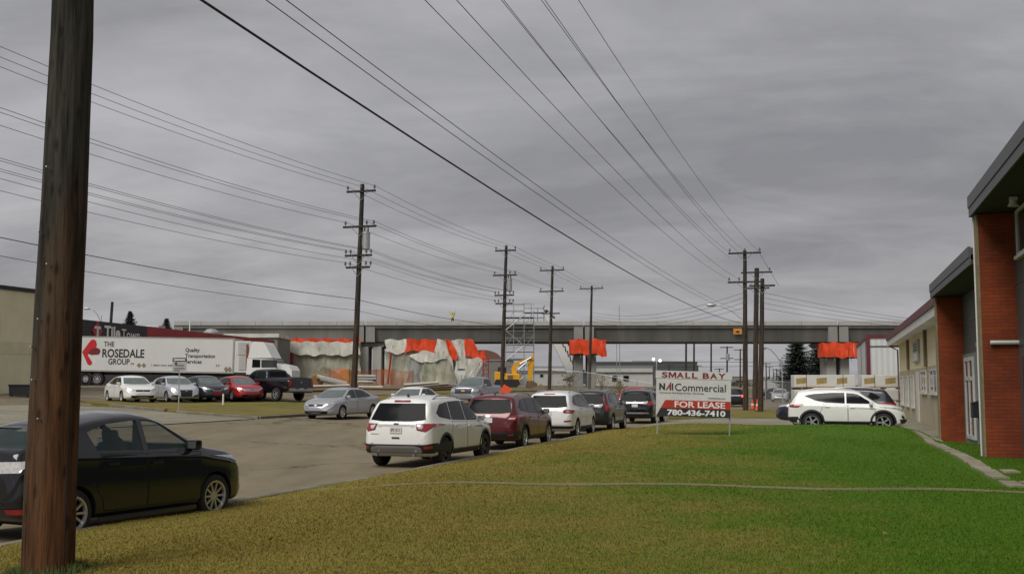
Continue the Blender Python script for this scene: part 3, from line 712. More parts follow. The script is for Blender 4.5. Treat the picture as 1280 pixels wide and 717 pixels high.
P_white = paint("white", (.74, .74, .72)); P_white2 = paint("pearl_white", (.70, .71, .71)); P_red = paint("maroon", (.105, .010, .014), .25)
P_black = paint("black", (.006, .007, .010), .1, .14); P_navy = paint("dark_blue", (.012, .016, .028), .2); P_green = paint("dark_green", (.022, .026, .022), .3)
P_silver = paint("silver", (.46, .47, .50), .55, .33); P_lightsilver = paint("light_silver", (.58, .60, .64), .4); P_grey = paint("charcoal", (.035, .037, .043), .4)
P_bred = paint("bright_red", (.36, .018, .02), .15); P_pick = paint("pickup_grey", (.26, .28, .31), .5)
def car(name, label, cat, sp, pm, p=None, t=None, rot=None, xyz=None, group=None):
    if xyz is None: x, y = PT(p, t); xyz = (x, y, G(x, y))
    return make_car(name, label, cat, sp, pm, xyz, rot, group)
G_R = "cars parked along the right kerb"; G_L = "cars parked along the far kerb"; G_LOT = "cars parked in the lot behind the verge"
# 1 white crossover seen from behind
sp = dict(SUV, trim=[t for t in SUV['trim'] if t[0] not in ("tail_light", "rear_bumper")] + [
    ("tail_light", 'B', ('both', [(.50, 1.04), (.55, .90), (.74, .865), (.90, 1.00), (.90, 1.045)]), M_tail, .008),
    ("tail_light_insert", 'B', ('both', [(.535, 1.02), (.57, .93), (.66, .925), (.68, 1.005)]), M_tailw, .011),
    ("rear_bumper", 'B', [(-.92, .36), (.92, .36), (.92, .60), (.74, .565), (-.74, .565), (-.92, .60)], M_black, .010),
    ("skid_plate", 'B', [(-.66, .40), (-.56, .36), (.56, .36), (.66, .40), (.64, .50), (.50, .53), (-.50, .53), (-.64, .50)], mat("satin_silver_trim", (.27, .275, .28), .4, .5), .022),
    ("tailgate_recess_shade", 'B', [(-.50, .99), (-.46, 1.03), (.46, 1.03), (.50, .99), (.40, .955), (.36, .985), (-.36, .985), (-.40, .955)], mat("recess_shade", (.42, .42, .41), .5), .006),  # flat grey patch: shade of the tailgate recess put into the colour
    ("emblem", 'B', [(-.075, 1.035), (-.05, 1.015), (.05, 1.015), (.075, 1.035), (.05, 1.055), (-.05, 1.055)], M_black, .014),
    ("badge", 'B', [(.44, .795), (.66, .795), (.66, .81), (.44, .81)], M_steel, .008),
    ("hatch_handle", 'B', [(-.10, .70), (.10, .70), (.10, .735), (-.10, .735)], M_black, .012),
    ("tail_light_reflector", 'B', ('both', [(.70, .46), (.86, .47), (.86, .535), (.70, .52)]), M_tail, .016),
    ("brake_light", 'B', [(-.20, 1.545), (.20, 1.545), (.19, 1.575), (-.19, 1.575)], M_tail, .02)], rim_m=M_darkalloy, rim='five')
r1, b1 = car("parked_suv", "white crossover with dark tinted rear window and silver skid plate, at the kerb", "suv", sp, P_white, -9.68, 26.45, AWAY - R(3), group=G_R)
plate(r1, b1, .90, text='BPK 8515')
sh = MB(); sh.prism([(-1.62, 1.665), (-1.46, 1.665), (-1.58, 1.75)], -.012, .012, 'Y'); extra(r1, "roof_antenna", sh, M_black)
extra(r1, "exhaust_pipe", MB().tube([(-2.2, .48, .33), (-2.29, .48, .32)], .035, 10).tube([(-2.2, -.48, .33), (-2.29, -.48, .32)], .035, 10), M_chrome)
# 2 maroon crossover
sp = scale_spec(dict(SUV, trim=[t for t in SUV['trim'] if t[0] not in ("tail_light",)] + [
    ("tail_light", 'B', ('both', [(.60, .98), (.62, .90), (.88, .90), (.90, 1.05), (.74, 1.05)]), M_tail, .008),
    ("tail_light_insert", 'B', ('both', [(.64, .97), (.64, .93), (.80, .93), (.82, .98)]), M_tailw, .011),
    ("emblem", 'B', [(-.08, 1.02), (-.05, .985), (.05, .985), (.08, 1.02), (.05, 1.055), (-.05, 1.055)], M_chrome, .014),
    ("badge", 'B', [(.42, .72), (.62, .72), (.62, .76), (.42, .76)], M_steel, .008),
    ("tail_light_reflector", 'B', ('both', [(.62, .44), (.78, .45), (.78, .50), (.62, .49)]), M_tail, .016)], rim='five'), 1.02, 1.0, 1.0)
r2, b2 = car("parked_suv", "maroon crossover parked between two white ones, silver roof rails on top", "suv", sp, P_red, -9.80, 33.9, AWAY - R(1), group=G_R)
plate(r2, b2, .90, text='')
extra(r2, "roof_antenna", MB().prism([(-1.66, 1.66), (-1.50, 1.66), (-1.62, 1.74)], -.012, .012, 'Y'), M_black)
# 3 pearl white suv
sp = scale_spec(dict(SUV, trim=[t for t in SUV['trim'] if t[0] not in ("tail_light", "rear_bumper")] + [
    ("tail_light", 'B', ('both', [(.58, .95), (.62, .91), (.86, .90), (.90, .96), (.88, 1.02), (.62, 1.02)]), M_tail, .008),
    ("tail_light_insert", 'B', ('both', [(.66, .96), (.74, .94), (.80, .96), (.74, .99)]), M_tailw, .012),
    ("rear_bumper", 'B', [(-.90, .36), (.90, .36), (.90, .46), (-.90, .46)], M_black, .010),
    ("tail_light_reflector", 'B', ('both', [(.62, .60), (.84, .62), (.82, .655), (.64, .65)]), M_tail, .012),
    ("plate_garnish", 'B', [(-.34, .97), (.34, .97), (.34, 1.0), (-.34, 1.0)], M_chrome, .012),
    ("badge", 'B', [(.34, .80), (.56, .80), (.56, .825), (.34, .825)], M_steel, .008),
    ("brake_light", 'B', [(-.18, 1.55), (.18, 1.55), (.18, 1.575), (-.18, 1.575)], M_tail, .016)], rim='five', arch=0), 1.045, 1.02, 1.03)
r3, b3 = car("parked_suv", "white rounded suv with oval red tail lights in front of the dark green suv", "suv", sp, P_white2, -9.85, 41.25, AWAY, group=G_R)
plate(r3, b3, .92, text='')
# 4 dark green wagon suv with tall tail lights
sp = scale_spec(dict(SUV, trim=[t for t in SUV['trim'] if t[0] not in ("tail_light",)] + [
    ("tail_light", 'B', ('both', [(.60, 1.50), (.64, 1.52), (.74, 1.12), (.90, 1.02), (.90, .82), (.78, .80), (.72, 1.0), (.69, 1.12)]), M_tail, .012),
    ("plate_garnish", 'B', [(-.5, 1.035), (.5, 1.035), (.5, 1.06), (-.5, 1.06)], M_chrome, .012)], rim='six', arch=.05), 1.06, 1.02, 1.04)
r4, b4 = car("parked_suv", "dark green suv with tall red tail lights running up its rear corners", "suv", sp, P_green, -9.75, 47.7, AWAY, group=G_R)
# 5 black suv
sp = scale_spec(dict(SUV, trim=[t for t in SUV['trim'] if t[0] not in ("tail_light", "rear_bumper")] + [
    ("tail_light", 'B', ('both', [(.56, .96), (.66, .90), (.90, .94), (.90, 1.12), (.72, 1.10)]), M_tail, .01),
    ("plate_garnish", 'B', [(-.46, 1.02), (.46, 1.02), (.44, 1.05), (-.44, 1.05)], M_chrome, .012),
    ("emblem", 'B', [(-.06, 1.06), (0, 1.03), (.06, 1.06), (0, 1.10)], M_chrome, .015),
    ("rear_bumper", 'B', [(-.70, .50), (.70, .50), (.66, .57), (-.66, .57)], M_chrome, .012)], rim='five', arch=0), 1.06, 1.02, 1.02)
r5, b5 = car("parked_suv", "black suv with a chrome bumper strip, parked just before the white lease sign", "suv", sp, P_black, -9.40, 57.5, AWAY, group=G_R)
plate(r5, b5, .92, text='')
# red and silver pickup coming towards the camera beyond
sp = scale_spec(dict(PICKUP, trim=[(n, sd, p, (P_bred if m is None else m), o) for n, sd, p, m, o in PICKUP['trim']]), .95, .95, .93)
car("pickup_truck", "red pickup with a silver grille facing the camera, beyond the black suv", "pickup", sp, P_bred, -12.6, 74, TOWARD)
# far dark suv with brake light on
sp = dict(SUV, trim=[t for t in SUV['trim'] if t[0] != "tail_light"] + [("tail_light", 'B', ('both', [(.66, .92), (.9, .92), (.9, 1.1), (.66, 1.1)]), mat("lit_brake_light", (.5, .02, .02), .4, emit=((1, .06, .04), 2.5)), .012)])
car("parked_suv", "dark suv with its brake lights lit on the road beside the utility poles", "suv", sp, P_black, -7.9, 99, AWAY)
# silver sedan at the far kerb
sp = dict(SEDAN, glass=glassmat("silver_car_glass", (.05, .06, .062)), wglass=glassmat("pale_screen_glass", (.13, .16, .155)), trim=SEDAN['trim'] + [("emblem", 'F', [(-.06, .625), (.06, .625), (.06, .685), (-.06, .685)], M_chrome, .012), ("bumper_crease", 'F', ('both', [(.50, .36), (.84, .44), (.86, .47), (.52, .39)]), M_steel, .006)], rim='cover')
rA, bA = car("parked_sedan", "silver sedan with round wheel covers facing the camera at the far kerb", "car", scale_spec(sp, 1.03), P_silver, -22.7, 49.2, TOWARD - R(6), group=G_L)
sp = dict(SEDAN, rim='cover', wglass=MATS["pale_screen_glass"])
car("parked_sedan", "white sedan at the far kerb, half hidden behind the near white crossover", "car", sp, P_white, -22.6, 58.6, TOWARD, group=G_L)
sp = scale_spec(dict(PICKUP, wglass=MATS["pale_screen_glass"], trim=[(n, sd, p, (P_pick if m is None else m), o) for n, sd, p, m, o in PICKUP['trim']] + [("emblem", 'F', [(-.12, .96), (.12, .96), (.12, 1.02), (-.12, 1.02)], mat("gold_emblem", (.6, .45, .15), .3, .7), .012)]), .97, .98, .96)
car("pickup_truck", "grey pickup facing the camera at the far kerb with a gold grille emblem", "pickup", sp, P_pick, -22.3, 69.0, TOWARD, group=G_L)
# black hatchback in front, left
M_see = mat("see_through_glass", (.05, .085, .085), .05, 0, var=.1, spec=.4); M_see.node_tree.nodes["Principled BSDF"].inputs['Alpha'].default_value = .38
sp = scale_spec(dict(HATCH, glass=M_see, rglass=M_see, wglass=M_see, win_trim=M_see, rim='multi', handle_m=P_black, tw=.21), 1.0, 1.0, 1.06)
sp['cabin'] = [(-1.70, .55), (.95, .55), (1.0, 1.02), (.36, 1.42), (-.1, 1.49), (-.5, 1.46), (-.9, 1.39), (-1.2, 1.31), (-1.70, 1.08)]
for nm_, sd_ in (("frame", 1),): pass
x, y = -5.78, 15.6
rI, bI = car("parked_hatchback", "black hatchback with clear tail lights, half hidden by the near wooden pole", "car", sp, P_black, xyz=(x, y, .0), rot=R(90 - 26.5), group=G_R)
extra(rI, "side_skirt", MB().bb(-.85, .95, -.90, -.86, .17, .24, 0, .012), P_grey)
# white suv parked nose to the building
sp = scale_spec(dict(SUV,
    side_win=[[(1.02, 1.09), (.44, 1.46), (.26, 1.50), (.0, 1.52), (.0, 1.10)], [(-.06, 1.10), (-.06, 1.525), (-.6, 1.525), (-1.30, 1.47), (-1.62, 1.40), (-1.2, 1.22), (-.8, 1.13)]],
    trim=[t for t in SUV['trim'] if t[0] not in ("tail_light",)] + [
    ("tail_light", 'R', [(-2.18, 1.03), (-2.14, .94), (-1.86, .95), (-1.62, 1.05), (-1.74, 1.08)], M_tail, .010),
    ("tail_light", 'L', [(-2.18, 1.03), (-2.14, .94), (-1.86, .95), (-1.62, 1.05), (-1.74, 1.08)], M_tail, .010),
    ("headlight", 'R', [(1.72, .90), (1.98, .84), (2.08, .80), (2.06, .86), (1.84, .94)], M_head, .010),
    ("fog_light", 'R', [(2.02, .58), (2.12, .50), (2.16, .55), (2.07, .68)], M_black, .014)], rim='double', r=.365, rimr=.25, arch=.075, win_trim=M_chrome), .985, 1.02, .985)
x, y = at(1057.5, 500, 43.6).x, 43.6
car("parked_suv", "white suv in side view parked nose to the beige building", "suv", sp, P_white, xyz=(x, y, .15), rot=R(-HD))
# dark blue suv behind it, nose to the street
sp = scale_spec(dict(SUV, rim='six', arch=.04), 1.12, 1.02, 1.0)
car("parked_suv", "dark blue suv mostly hidden behind the white side-on suv", "suv", sp, P_navy, xyz=(at(1044, 500, 48.4).x, 48.4, .15), rot=R(180 - HD))
# ---- parking lot row
LOT = R(-90 + 35)
for i, (px, D, kind) in enumerate(((156, 60.5, 0), (211, 62.5, 1), (250, 64.5, 2), (292, 66.0, 3))):
    c = at(px, 490, D); x, y = c.x, c.y + .9; z = G(x, y)
    if kind == 0:
        sp = dict(SEDAN, glass=M_glass, wglass=MATS["pale_screen_glass"], rim='cover', trim=SEDAN['trim'] + [("emblem", 'F', [(-.05, .635), (.05, .635), (.05, .665), (-.05, .665)], M_chrome, .012)])
        car("parked_sedan", "creamy white sedan at the left end of the lot row", "car", sp, P_white, xyz=(x, y, z), rot=LOT, group=G_LOT)
    elif kind == 1:
        sp = dict(HATCH, wglass=MATS["pale_screen_glass"], glass=M_glass, rim='multi', trim=[t for t in HATCH['trim'] if t[0] not in ("grille", "front_bumper")] + [("grille", 'F', [(-.30, .32), (.30, .32), (.36, .70), (-.36, .70)], M_black, .007), ("emblem", 'F', [(-.06, .62), (.06, .62), (.06, .68), (-.06, .68)], M_chrome, .014), ("front_bumper", 'F', ('both', [(.46, .30), (.78, .34), (.74, .42), (.46, .42)]), M_black, .007)])
        car("parked_hatchback", "light silver hatchback with a deep black grille in the lot row", "car", sp, P_lightsilver, xyz=(x, y, z), rot=LOT, group=G_LOT)
    elif kind == 2:
        sp = dict(HATCH, wglass=MATS["pale_screen_glass"], rim='multi', trim=HATCH['trim'] + [("chrome_vee", 'F', [(-.42, .74), (-.2, .60), (.2, .60), (.42, .74), (.36, .74), (.17, .63), (-.17, .63), (-.36, .74)], M_chrome, .012)])
        rr_, bb_ = car("parked_hatchback", "charcoal hatchback with a red front plate in the lot row", "car", sp, P_grey, xyz=(x, y, z), rot=LOT, group=G_LOT)
        pp = plate(rr_, bb_, .45, 'F', text='', w=.5, h=.16); pp.data = pp.data.copy(); pp.data.materials.clear(); pp.data.materials.append(M_tail)
    else:
        sp = dict(SEDAN, wglass=MATS["pale_screen_glass"], rim='multi', trim=[t for t in SEDAN['trim'] if t[0] != "grille"] + [("grille", 'F', [(-.46, .56), (.46, .56), (.50, .72), (-.50, .72)], M_chrome, .007), ("emblem", 'F', [(-.09, .65), (0, .62), (.09, .65), (0, .68)], P_navy, .016)])
        car("parked_sedan", "bright red sedan with a chrome grille in the lot row", "car", sp, P_bred, xyz=(x, y, z), rot=LOT, group=G_LOT)
# black pickup with a canopy-less bed, seen from the rear quarter
sp = dict(PICKUP, trim=[(n, sd, p, (P_black if m is None else m), o) for n, sd, p, m, o in PICKUP['trim']] + [("emblem", 'B', [(-.05, 1.06), (.05, 1.06), (.05, 1.15), (-.05, 1.15)], M_chrome, .012)], rim_m=M_alloy)
c = at(337, 490, 68.0)
rP, bP = car("pickup_truck", "black crew cab pickup with a chrome rear bumper parked beside the white tractor", "pickup", sp, P_black, xyz=(c.x, c.y, G(c.x, c.y)), rot=R(180 - 38), group=G_LOT)
plate(rP, bP, .67, text='')
# ---------------------------------------------------------------- bridge
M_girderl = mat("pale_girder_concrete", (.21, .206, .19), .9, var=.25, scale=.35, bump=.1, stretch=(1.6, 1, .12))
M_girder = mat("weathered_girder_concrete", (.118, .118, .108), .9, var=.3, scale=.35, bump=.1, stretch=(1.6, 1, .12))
M_parapet = mat("pale_parapet_concrete", (.33, .325, .31), .9, var=.12, scale=.6)
M_pier = mat('pier_concrete', (.40, .395, .37), .9, var=.12, scale=.7)
M_joint = mat("joint_concrete", (.25, .245, .23), .9, var=.15, scale=.8)
M_orange = mat("orange_tarp", (.72, .062, .010), .6, var=.3, scale=1.2, bump=.5, bscale=3)
M_tarpw = mat("white_tarp", (.60, .59, .52), .6, var=.32, scale=.55, bump=.6, bscale=2.5)
M_tarpg = mat("dirty_tarp", (.36, .36, .28), .65, var=.32, scale=.7, bump=.6, bscale=2.5)
M_tarpd = mat("grey_tarp", (.30, .305, .28), .65, var=.3, scale=.7, bump=.6, bscale=2.5)
BD = 150.0
def bx(px): return (px - 640) / FPX * BD
def bz(py): return EYE + (480.9 - py) * BD / FPX
br = thing("elevated_bridge", "long grey concrete bridge on twin column piers crossing the whole view", "bridge", (0, BD, 0))
zt, zp, zg = bz(401.5), bz(406), bz(427)
joints = [bx(216), bx(456), bx(730), bx(1048), bx(1330)]
for a, b in zip(joints[:-1], joints[1:]):
    mb = MB(); a2, b2 = a + .12, b - .12
    mb.prism([(0, zp), (0, zp - .45), (.25, zp - .6), (.55, zg), (8.6, zg), (9.1, zp - .6), (9.4, zp - .45), (9.4, zp)], a2, b2, 'X')
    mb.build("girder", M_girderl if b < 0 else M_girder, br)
    for q in (a2, b2 - 1.25): MB().bb(q, q + 1.25, -.06, 9.3, zg - .05, zp - .25).build("end_diaphragm", M_joint, br)
    k = 7; L = (b2 - a2) / k; mb = MB()
    for i in range(k):
        mb.prism([(-.12, zp - .1), (-.12, zp + .02), (-.02, zt), (.28, zt), (.34, zp), (.34, zp - .1)], a2 + i * L + .02, a2 + (i + 1) * L - .02, 'X')
    mb.build("parapet", M_parapet, br)
    MB().bb(a2, b2, 9.0, 9.35, zp, zt).build("parapet", M_parapet, br)
for px, zb in ((464, 1.2), (733, .3), (1050, -.1), (216, 1.2)):
    x = bx(px)
    for d in (-1.05, .75): MB().bb(x + d - .62, x + d + .62, .6, 4.4, zb, zg - .65, 0, .12).build("pier", M_conc if px == 733 else M_pier, br)
    mb = MB()
    mb.prism([(x - 1.6, zg - .7), (x + 1.5, zg - .7), (x + 2.1, zg - .12), (x - 2.2, zg - .12)], 1.0, 8.4, 'Y'); mb.build("pier_cap", M_joint, br)
    mb = MB()
    for d in (-1.5, -.5, .5, 1.4): mb.bb(x + d - .25, x + d + .25, 1.2, 1.9, zg - .13, zg + .02)
    mb.build("bearing", M_conc, br)
# amber marker sign fixed to the girder
sg = thing("marker_sign", "small amber sign with a dark arrow mounted on the bridge girder", "sign", at(922, 414, BD - .12))
MB().box((0, 0, 0), (1.15, .06, .75), None, 0, .02).build("panel", mat("amber_sign", (.65, .26, .04), .5, var=.1), sg)
MB().prism([(-.38, .0), (-.1, -.2), (.1, -.2), (.38, 0), (.12, .04), (.08, .12), (-.08, .12), (-.12, .04)], -.05, -.035, 'Y').build("arrow", M_ink, sg)
def tarp(name, pts, m, parent, y, sag=.25, depth=.2, seed=1):
    """a hanging sheet: outline in pixels of the picture plane turned into metres at the bridge, rippled and solid"""
    rg = random.Random(seed); P = [(bx(a), bz(b)) for a, b in pts]
    bm = bmesh.new(); bm.faces.new([bm.verts.new((a, b, 0)) for a, b in P])
    for ax in (0, 1):
        lo = min(q[ax] for q in P); hi = max(q[ax] for q in P); k = lo + .25
        while k < hi:
            co = [0, 0, 0]; no = [0, 0, 0]; co[ax] = k; no[ax] = 1
            bmesh.ops.bisect_plane(bm, geom=bm.verts[:] + bm.edges[:] + bm.faces[:], plane_co=co, plane_no=no); k += .25
    bmesh.ops.triangulate(bm, faces=bm.faces)
    ph = rg.random() * 6
    for v in bm.verts:
        a, b = v.co.x, v.co.y
        w = math.sin(a * 2.3 + ph + .6 * math.sin(b * 1.1)) * .12 + math.sin(a * 5.1 + b * .5 + ph * 2 + math.sin(b)) * .12 + math.sin(a * 9.3 + b * .9 + ph * 3 + 1.2 * math.sin(b * 1.7)) * .10 + math.sin(b * 2.1 + a * .5 + ph) * .07
        v.co = (a + .10 * math.sin(b * 2.6 + ph * 5) * math.sin(a * 1.9), y + w * depth / .35, b + .10 * math.sin(a * 3.1 + ph * 4))
    g = bmesh.ops.extrude_face_region(bm, geom=bm.faces[:])
    for v in g['geom']:
        if isinstance(v, bmesh.types.BMVert): v.co.y += .04
    me = bpy.data.meshes.new(name); bm.to_mesh(me); bm.free(); me.materials.append(m)
    me.polygons.foreach_set('use_smooth', [True] * len(me.polygons)); me.set_sharp_from_angle(angle=R(50))
    o = obj(name, me, parent); return o
def cap_wrap(label, px0, px1, py0, py1, seed):
    t = thing("pier_wrap", label, "tarp enclosure", (0, BD, 0))
    tarp("front_tarp", [(px0, py0), (px1 - 14, py0), (px1 - 13, py1 - 1), ((px0 + px1) / 2, py1), (px0 + 1, py1 - 2)], M_orange, t, -.8, seed=seed)
    tarp("front_tarp", [(px1 - 14, py0 - 1), (px1, py0 + 1), (px1, py1 + 3), (px1 - 8, py1 + 1), (px1 - 13, py1 - 1)], M_orange, t, -.95, seed=seed + 1)
    x0, x1, z0, z1 = bx(px0) + .05, bx(px1) - .05, bz(py1) + .1, bz(py0) - .02
    MB().bb(x0, x0 + .06, -.7, 1.6, z0, z1).build("side_tarp", M_orange, t); MB().bb(x1 - .06, x1, -.7, 1.6, z0, z1).build("side_tarp", M_orange, t)
    MB().bb(x0, x1, -.6, 1.6, z0 - .12, z0 + .02).build("deck", M_wooddark, t)
    mb = MB()
    for k in range(5): q = x0 + (x1 - x0) * (k + .5) / 5; mb.tube([(q, -.55, z0 - .5), (q, -.55, z0 + .2)], .05, 5)
    mb.build("frame_tube", M_steel, t)
M_wooddark = mat("dark_timber", (.05, .04, .03), .9, var=.3, scale=4)
cap_wrap("orange tarp box wrapped round the middle pier head", 711.5, 757, 424.5, 443.5, 11)
cap_wrap("orange tarp box round the pier head behind the spruces", 1025, 1078, 428.5, 447.5, 21)
# tall tarped enclosures on the left spans
t = thing("tarp_enclosure", "long white tarp enclosure with an orange top strip beside the red roofed shop", "tarp enclosure", (0, BD, 0))
tarp("orange_tarp", [(325, 423), (452, 424), (451, 429), (390, 428), (325, 430)], M_orange, t, -1.2, seed=2)
tarp("white_tarp", [(325, 429), (390, 427.5), (451, 428.5), (452, 443), (430, 445), (410, 443.5), (392, 445), (370, 442.5), (340, 443.5), (325, 442)], M_tarpw, t, -1.45, seed=3)
tarp("lower_tarp", [(325, 439), (452, 440), (452, 482), (325, 482)], M_tarpg, t, -.9, seed=4)
for a_ in (361, 366): MB().bb(bx(a_), bx(a_ + 3), -1.9, -1.6, .8, bz(441)).build("red_post", mat("red_steel", (.33, .02, .02), .5), t)
MB().bb(bx(326), bx(451), -.5, 8.4, .8, zg - .02).build("frame", M_tarpg, t)
t = thing("tarp_enclosure", "tall patchwork tarp enclosure in white, grey and orange under the second span", "tarp enclosure", (0, BD, 0))
tarp("white_tarp", [(483, 425), (511, 425), (508, 441), (496, 443), (484, 440)], M_tarpw, t, -1.3, seed=5)
tarp("orange_tarp", [(510, 424.5), (549, 425), (549, 440), (536, 441), (520, 438), (507, 442)], M_orange, t, -1.4, seed=6)
tarp("white_tarp", [(547, 425), (558, 425), (566, 450), (572, 480), (560, 480), (552, 448), (545, 440)], M_tarpw, t, -1.5, seed=7)
tarp("orange_tarp", [(556, 424.5), (565, 425), (573, 446), (572, 452), (566, 449)], M_orange, t, -1.75, depth=.25, seed=8)
tarp("white_tarp", [(565, 425), (582, 425), (583, 452), (572, 452)], M_tarpw, t, -1.35, seed=9)
tarp("orange_tarp", [(581, 425), (592, 425), (600, 442), (607, 438), (608, 452), (600, 457), (590, 446), (582, 446)], M_orange, t, -1.6, seed=10)
tarp("grey_tarp", [(512, 447), (525, 442), (530, 452), (530, 480), (512, 480)], M_tarpd, t, -2.3, seed=12)
tarp("white_tarp", [(512, 446), (530, 439), (556, 442), (557, 438), (560, 448), (548, 452), (530, 454)], M_tarpw, t, -2.6, seed=13)
tarp("lower_tarp", [(528, 450), (560, 446), (568, 462), (572, 481), (528, 481)], M_tarpg, t, -2.35, seed=14)
tarp("lower_tarp", [(483, 440), (513, 442), (513, 482), (483, 482)], M_tarpg, t, -1.0, seed=15)
tarp("white_tarp", [(570, 451), (598, 447), (604, 452), (592, 481), (570, 481)], M_tarpw, t, -1.8, seed=16)
MB().bb(bx(486), bx(580), -.8, 8.4, .8, zg - .02).build("frame", M_tarpg, t)
mb = MB(); mb.tube([(bx(487), -1.7, bz(480)), (bx(491), -1.7, bz(441))], .14, 6); mb.build("red_post", MATS["red_steel"], t)
# two stair ladders leaning at its right
for i, (a, b) in enumerate((((586, 478), (603, 451)), ((592, 478), (606, 455)))):
    t = thing("stair_ladder", ("long" if i == 0 else "short") + " pale ladder leaning at the right end of the tarp enclosure", "ladder", (0, BD - 3.2 - i * .8, 0))
    k = (BD - 3.2 - i * .8) / BD
    A, B = at(*a, BD - 3.2 - i * .8), at(*b, BD - 3.2 - i * .8)
    mb = MB()
    for d in (-.3, .3): mb.tube([(A.x + d, 0, A.z), (B.x + d, 0, B.z)], .06, 5)
    mb.build("side_rail", M_steel, t); mb = MB()
    for j in range(10): q = A.lerp(B, (j + .5) / 10); mb.bb(q.x - .3, q.x + .3, -.05, .05, q.z - .03, q.z + .03)
    mb.build("rung", M_steel, t)
t = thing("stair_tower", "narrow red painted site mast beside the ladders", "mast", at(607, 478, BD - 4)); z1 = at(607, 447, BD - 4).z - t.location.z
[MB().tube([(d, e_, 0), (d, e_, z1)], .07, 5).build("post", MATS["red_steel"], t) for d in (-.35, .35) for e_ in (-.3, .3)]
mb = MB()
for k in range(5): mb.bb(-.4, .4, -.35, .35, z1 * (k + .6) / 5, z1 * (k + .6) / 5 + .08)
mb.build("landing", MATS["red_steel"], t)
# ---------------------------------------------------------------- scaffold tower
t = thing("scaffold_tower", "tall steel scaffold stair tower standing against the bridge", "scaffold", (0, 0, 0)); D = 146.5
gx = [at(p, 450, D).x for p in (632, 642, 655, 667)]; zb = .6; ztop = at(640, 379, D).z
mb = MB()
for i, x in enumerate(gx):
    for y in (D - 2.6, D - 1.3, D):
        mb.tube([(x, y, zb), (x, y, ztop - (1.9, 0, .4, 1.3)[i] - (.5 if y == D else 0))], .042, 5)
mb.build("standard", M_steel, t)
mb = MB(); z = zb + 1.2
while z < ztop:
    for y in (D - 2.6, D - 1.3, D): mb.tube([(gx[0], y, z), (gx[-1 if z < ztop - 1.4 else 2], y, z)], .034, 4)
    for x in gx: mb.tube([(x, D - 2.6, z), (x, D, z)], .034, 4)
    z += .9
mb.build("ledger", M_steel, t)
mb = MB(); z = zb + .5; k = 0
while z + 2 < ztop:
    a, b = (gx[0], gx[2]) if k % 2 == 0 else (gx[2], gx[0])
    mb.tube([(a, D - 2.62, z), (b, D - 2.62, z + 2)], .05, 5); mb.tube([(a, D - 1.9, z), (b, D - 1.9, z + 2)], .05, 5)
    for j in range(7): q = (j + .5) / 7; mb.box((a + (b - a) * q, D - 2.26, z + 2 * q), (.24, .7, .04))
    z += 2; k += 1
mb.build("stair_flight", M_steel, t)
mb = MB(); [mb.bb(gx[0], gx[3], D - 2.6, D, z, z + .06) for z in (zb + 4.6, zb + 8.6, bz(401) + .1)]; mb.build("platform", M_wooddark, t)
[MB().tube([(gx[i], D - 2.65, zz_), (gx[i + 1], D - 2.65, zz_ + 2)], .03, 4).build("brace", M_steel, t) for i in range(3) for zz_ in (zb + 2, zb + 6, zb + 9)]
t = thing("scaffold_tower", "small scaffold stage on the deck top beside the stair tower", "scaffold", (0, 0, 0))
mb = MB(); xs = [at(p, 390, 153).x for p in (655, 664, 672, 680)]
for x in xs:
    for y in (152, 154): mb.tube([(x, y, zp), (x, y, at(1, 379 if x < xs[2] else 384, 153).z)], .04, 5)
for zz_ in (379.5, 385, 391, 397):
    for y in (152, 154): mb.tube([(xs[0], y, at(1, zz_, 153).z), (xs[-1 if zz_ > 384 else 1], y, at(1, zz_, 153).z)], .034, 4)
mb.build("frame", M_steel, t)
mb = MB(); mb.bb(xs[0], xs[3], 152, 154, at(1, 391, 153).z, at(1, 390.4, 153).z); mb.build("platform", M_wooddark, t)
# hoist head of the crane that rises behind the deck
CD = 166.0
t = thing("mobile_crane", "crane with a white lattice-free boom passing behind the bridge and a blue base", "crane", (0, CD, 0))
t['label'] = "crane with a wide white boom rising behind the bridge from a blue base"
A, B = at(722, 466, CD), at(683, 391, CD); A.y = B.y = 0
dv = (B - A); L = dv.length; dv.normalize(); nrm = Vector((dv.z, 0, -dv.x))
def boomseg(a, b, w0, w1, th):
    mb = MB(); p0, p1 = A + dv * L * a, A + dv * L * b
    vs = [p0 - nrm * w0 / 2, p0 + nrm * w0 / 2, p1 + nrm * w1 / 2, p1 - nrm * w1 / 2]
    vs = [v + Vector((0, -th / 2, 0)) for v in vs] + [v + Vector((0, th / 2, 0)) for v in vs]
    return mb.add(vs, [(0, 1, 2, 3), (7, 6, 5, 4), (0, 4, 5, 1), (1, 5, 6, 2), (2, 6, 7, 3), (3, 7, 4, 0)])
boomseg(0, .62, 2.9, 2.4, 1.3).build("boom", M_white, t)
boomseg(.62, 1, 1.2, .8, .9).build("boom_extension", M_white, t)
mb = MB()
for u in (.16, .24, .32, .40, .48): c = A + dv * L * u; mb.box(c + Vector((0, -.68, 0)), (.9, .03, .16), Matrix.Rotation(-math.atan2(dv.z, dv.x) + .3, 3, 'Y'))
mb.build("boom_lettering", M_ink, t)
mb = MB(); mb.tube([A + nrm * 1.4 + Vector((0, .2, -1)), A + nrm * 1.5 + dv * L * .66], .16, 6); mb.build("boom_hose", M_black, t)
mb = MB(); mb.box(B + Vector((.2, 0, .1)), (.9, .7, .5), Matrix.Rotation(.6, 3, 'Y'), 0, .1); mb.tube([B, B + Vector((-.5, 0, .7)), B + Vector((-.3, 0, 1.1))], .1, 6); mb.tube([B + Vector((.3, 0, 0)), B + Vector((1.3, 0, -.8))], .14, 6)
mb.build("sheave_head", M_black, t)
zb = at(722, 470, CD).z; mb = MB()
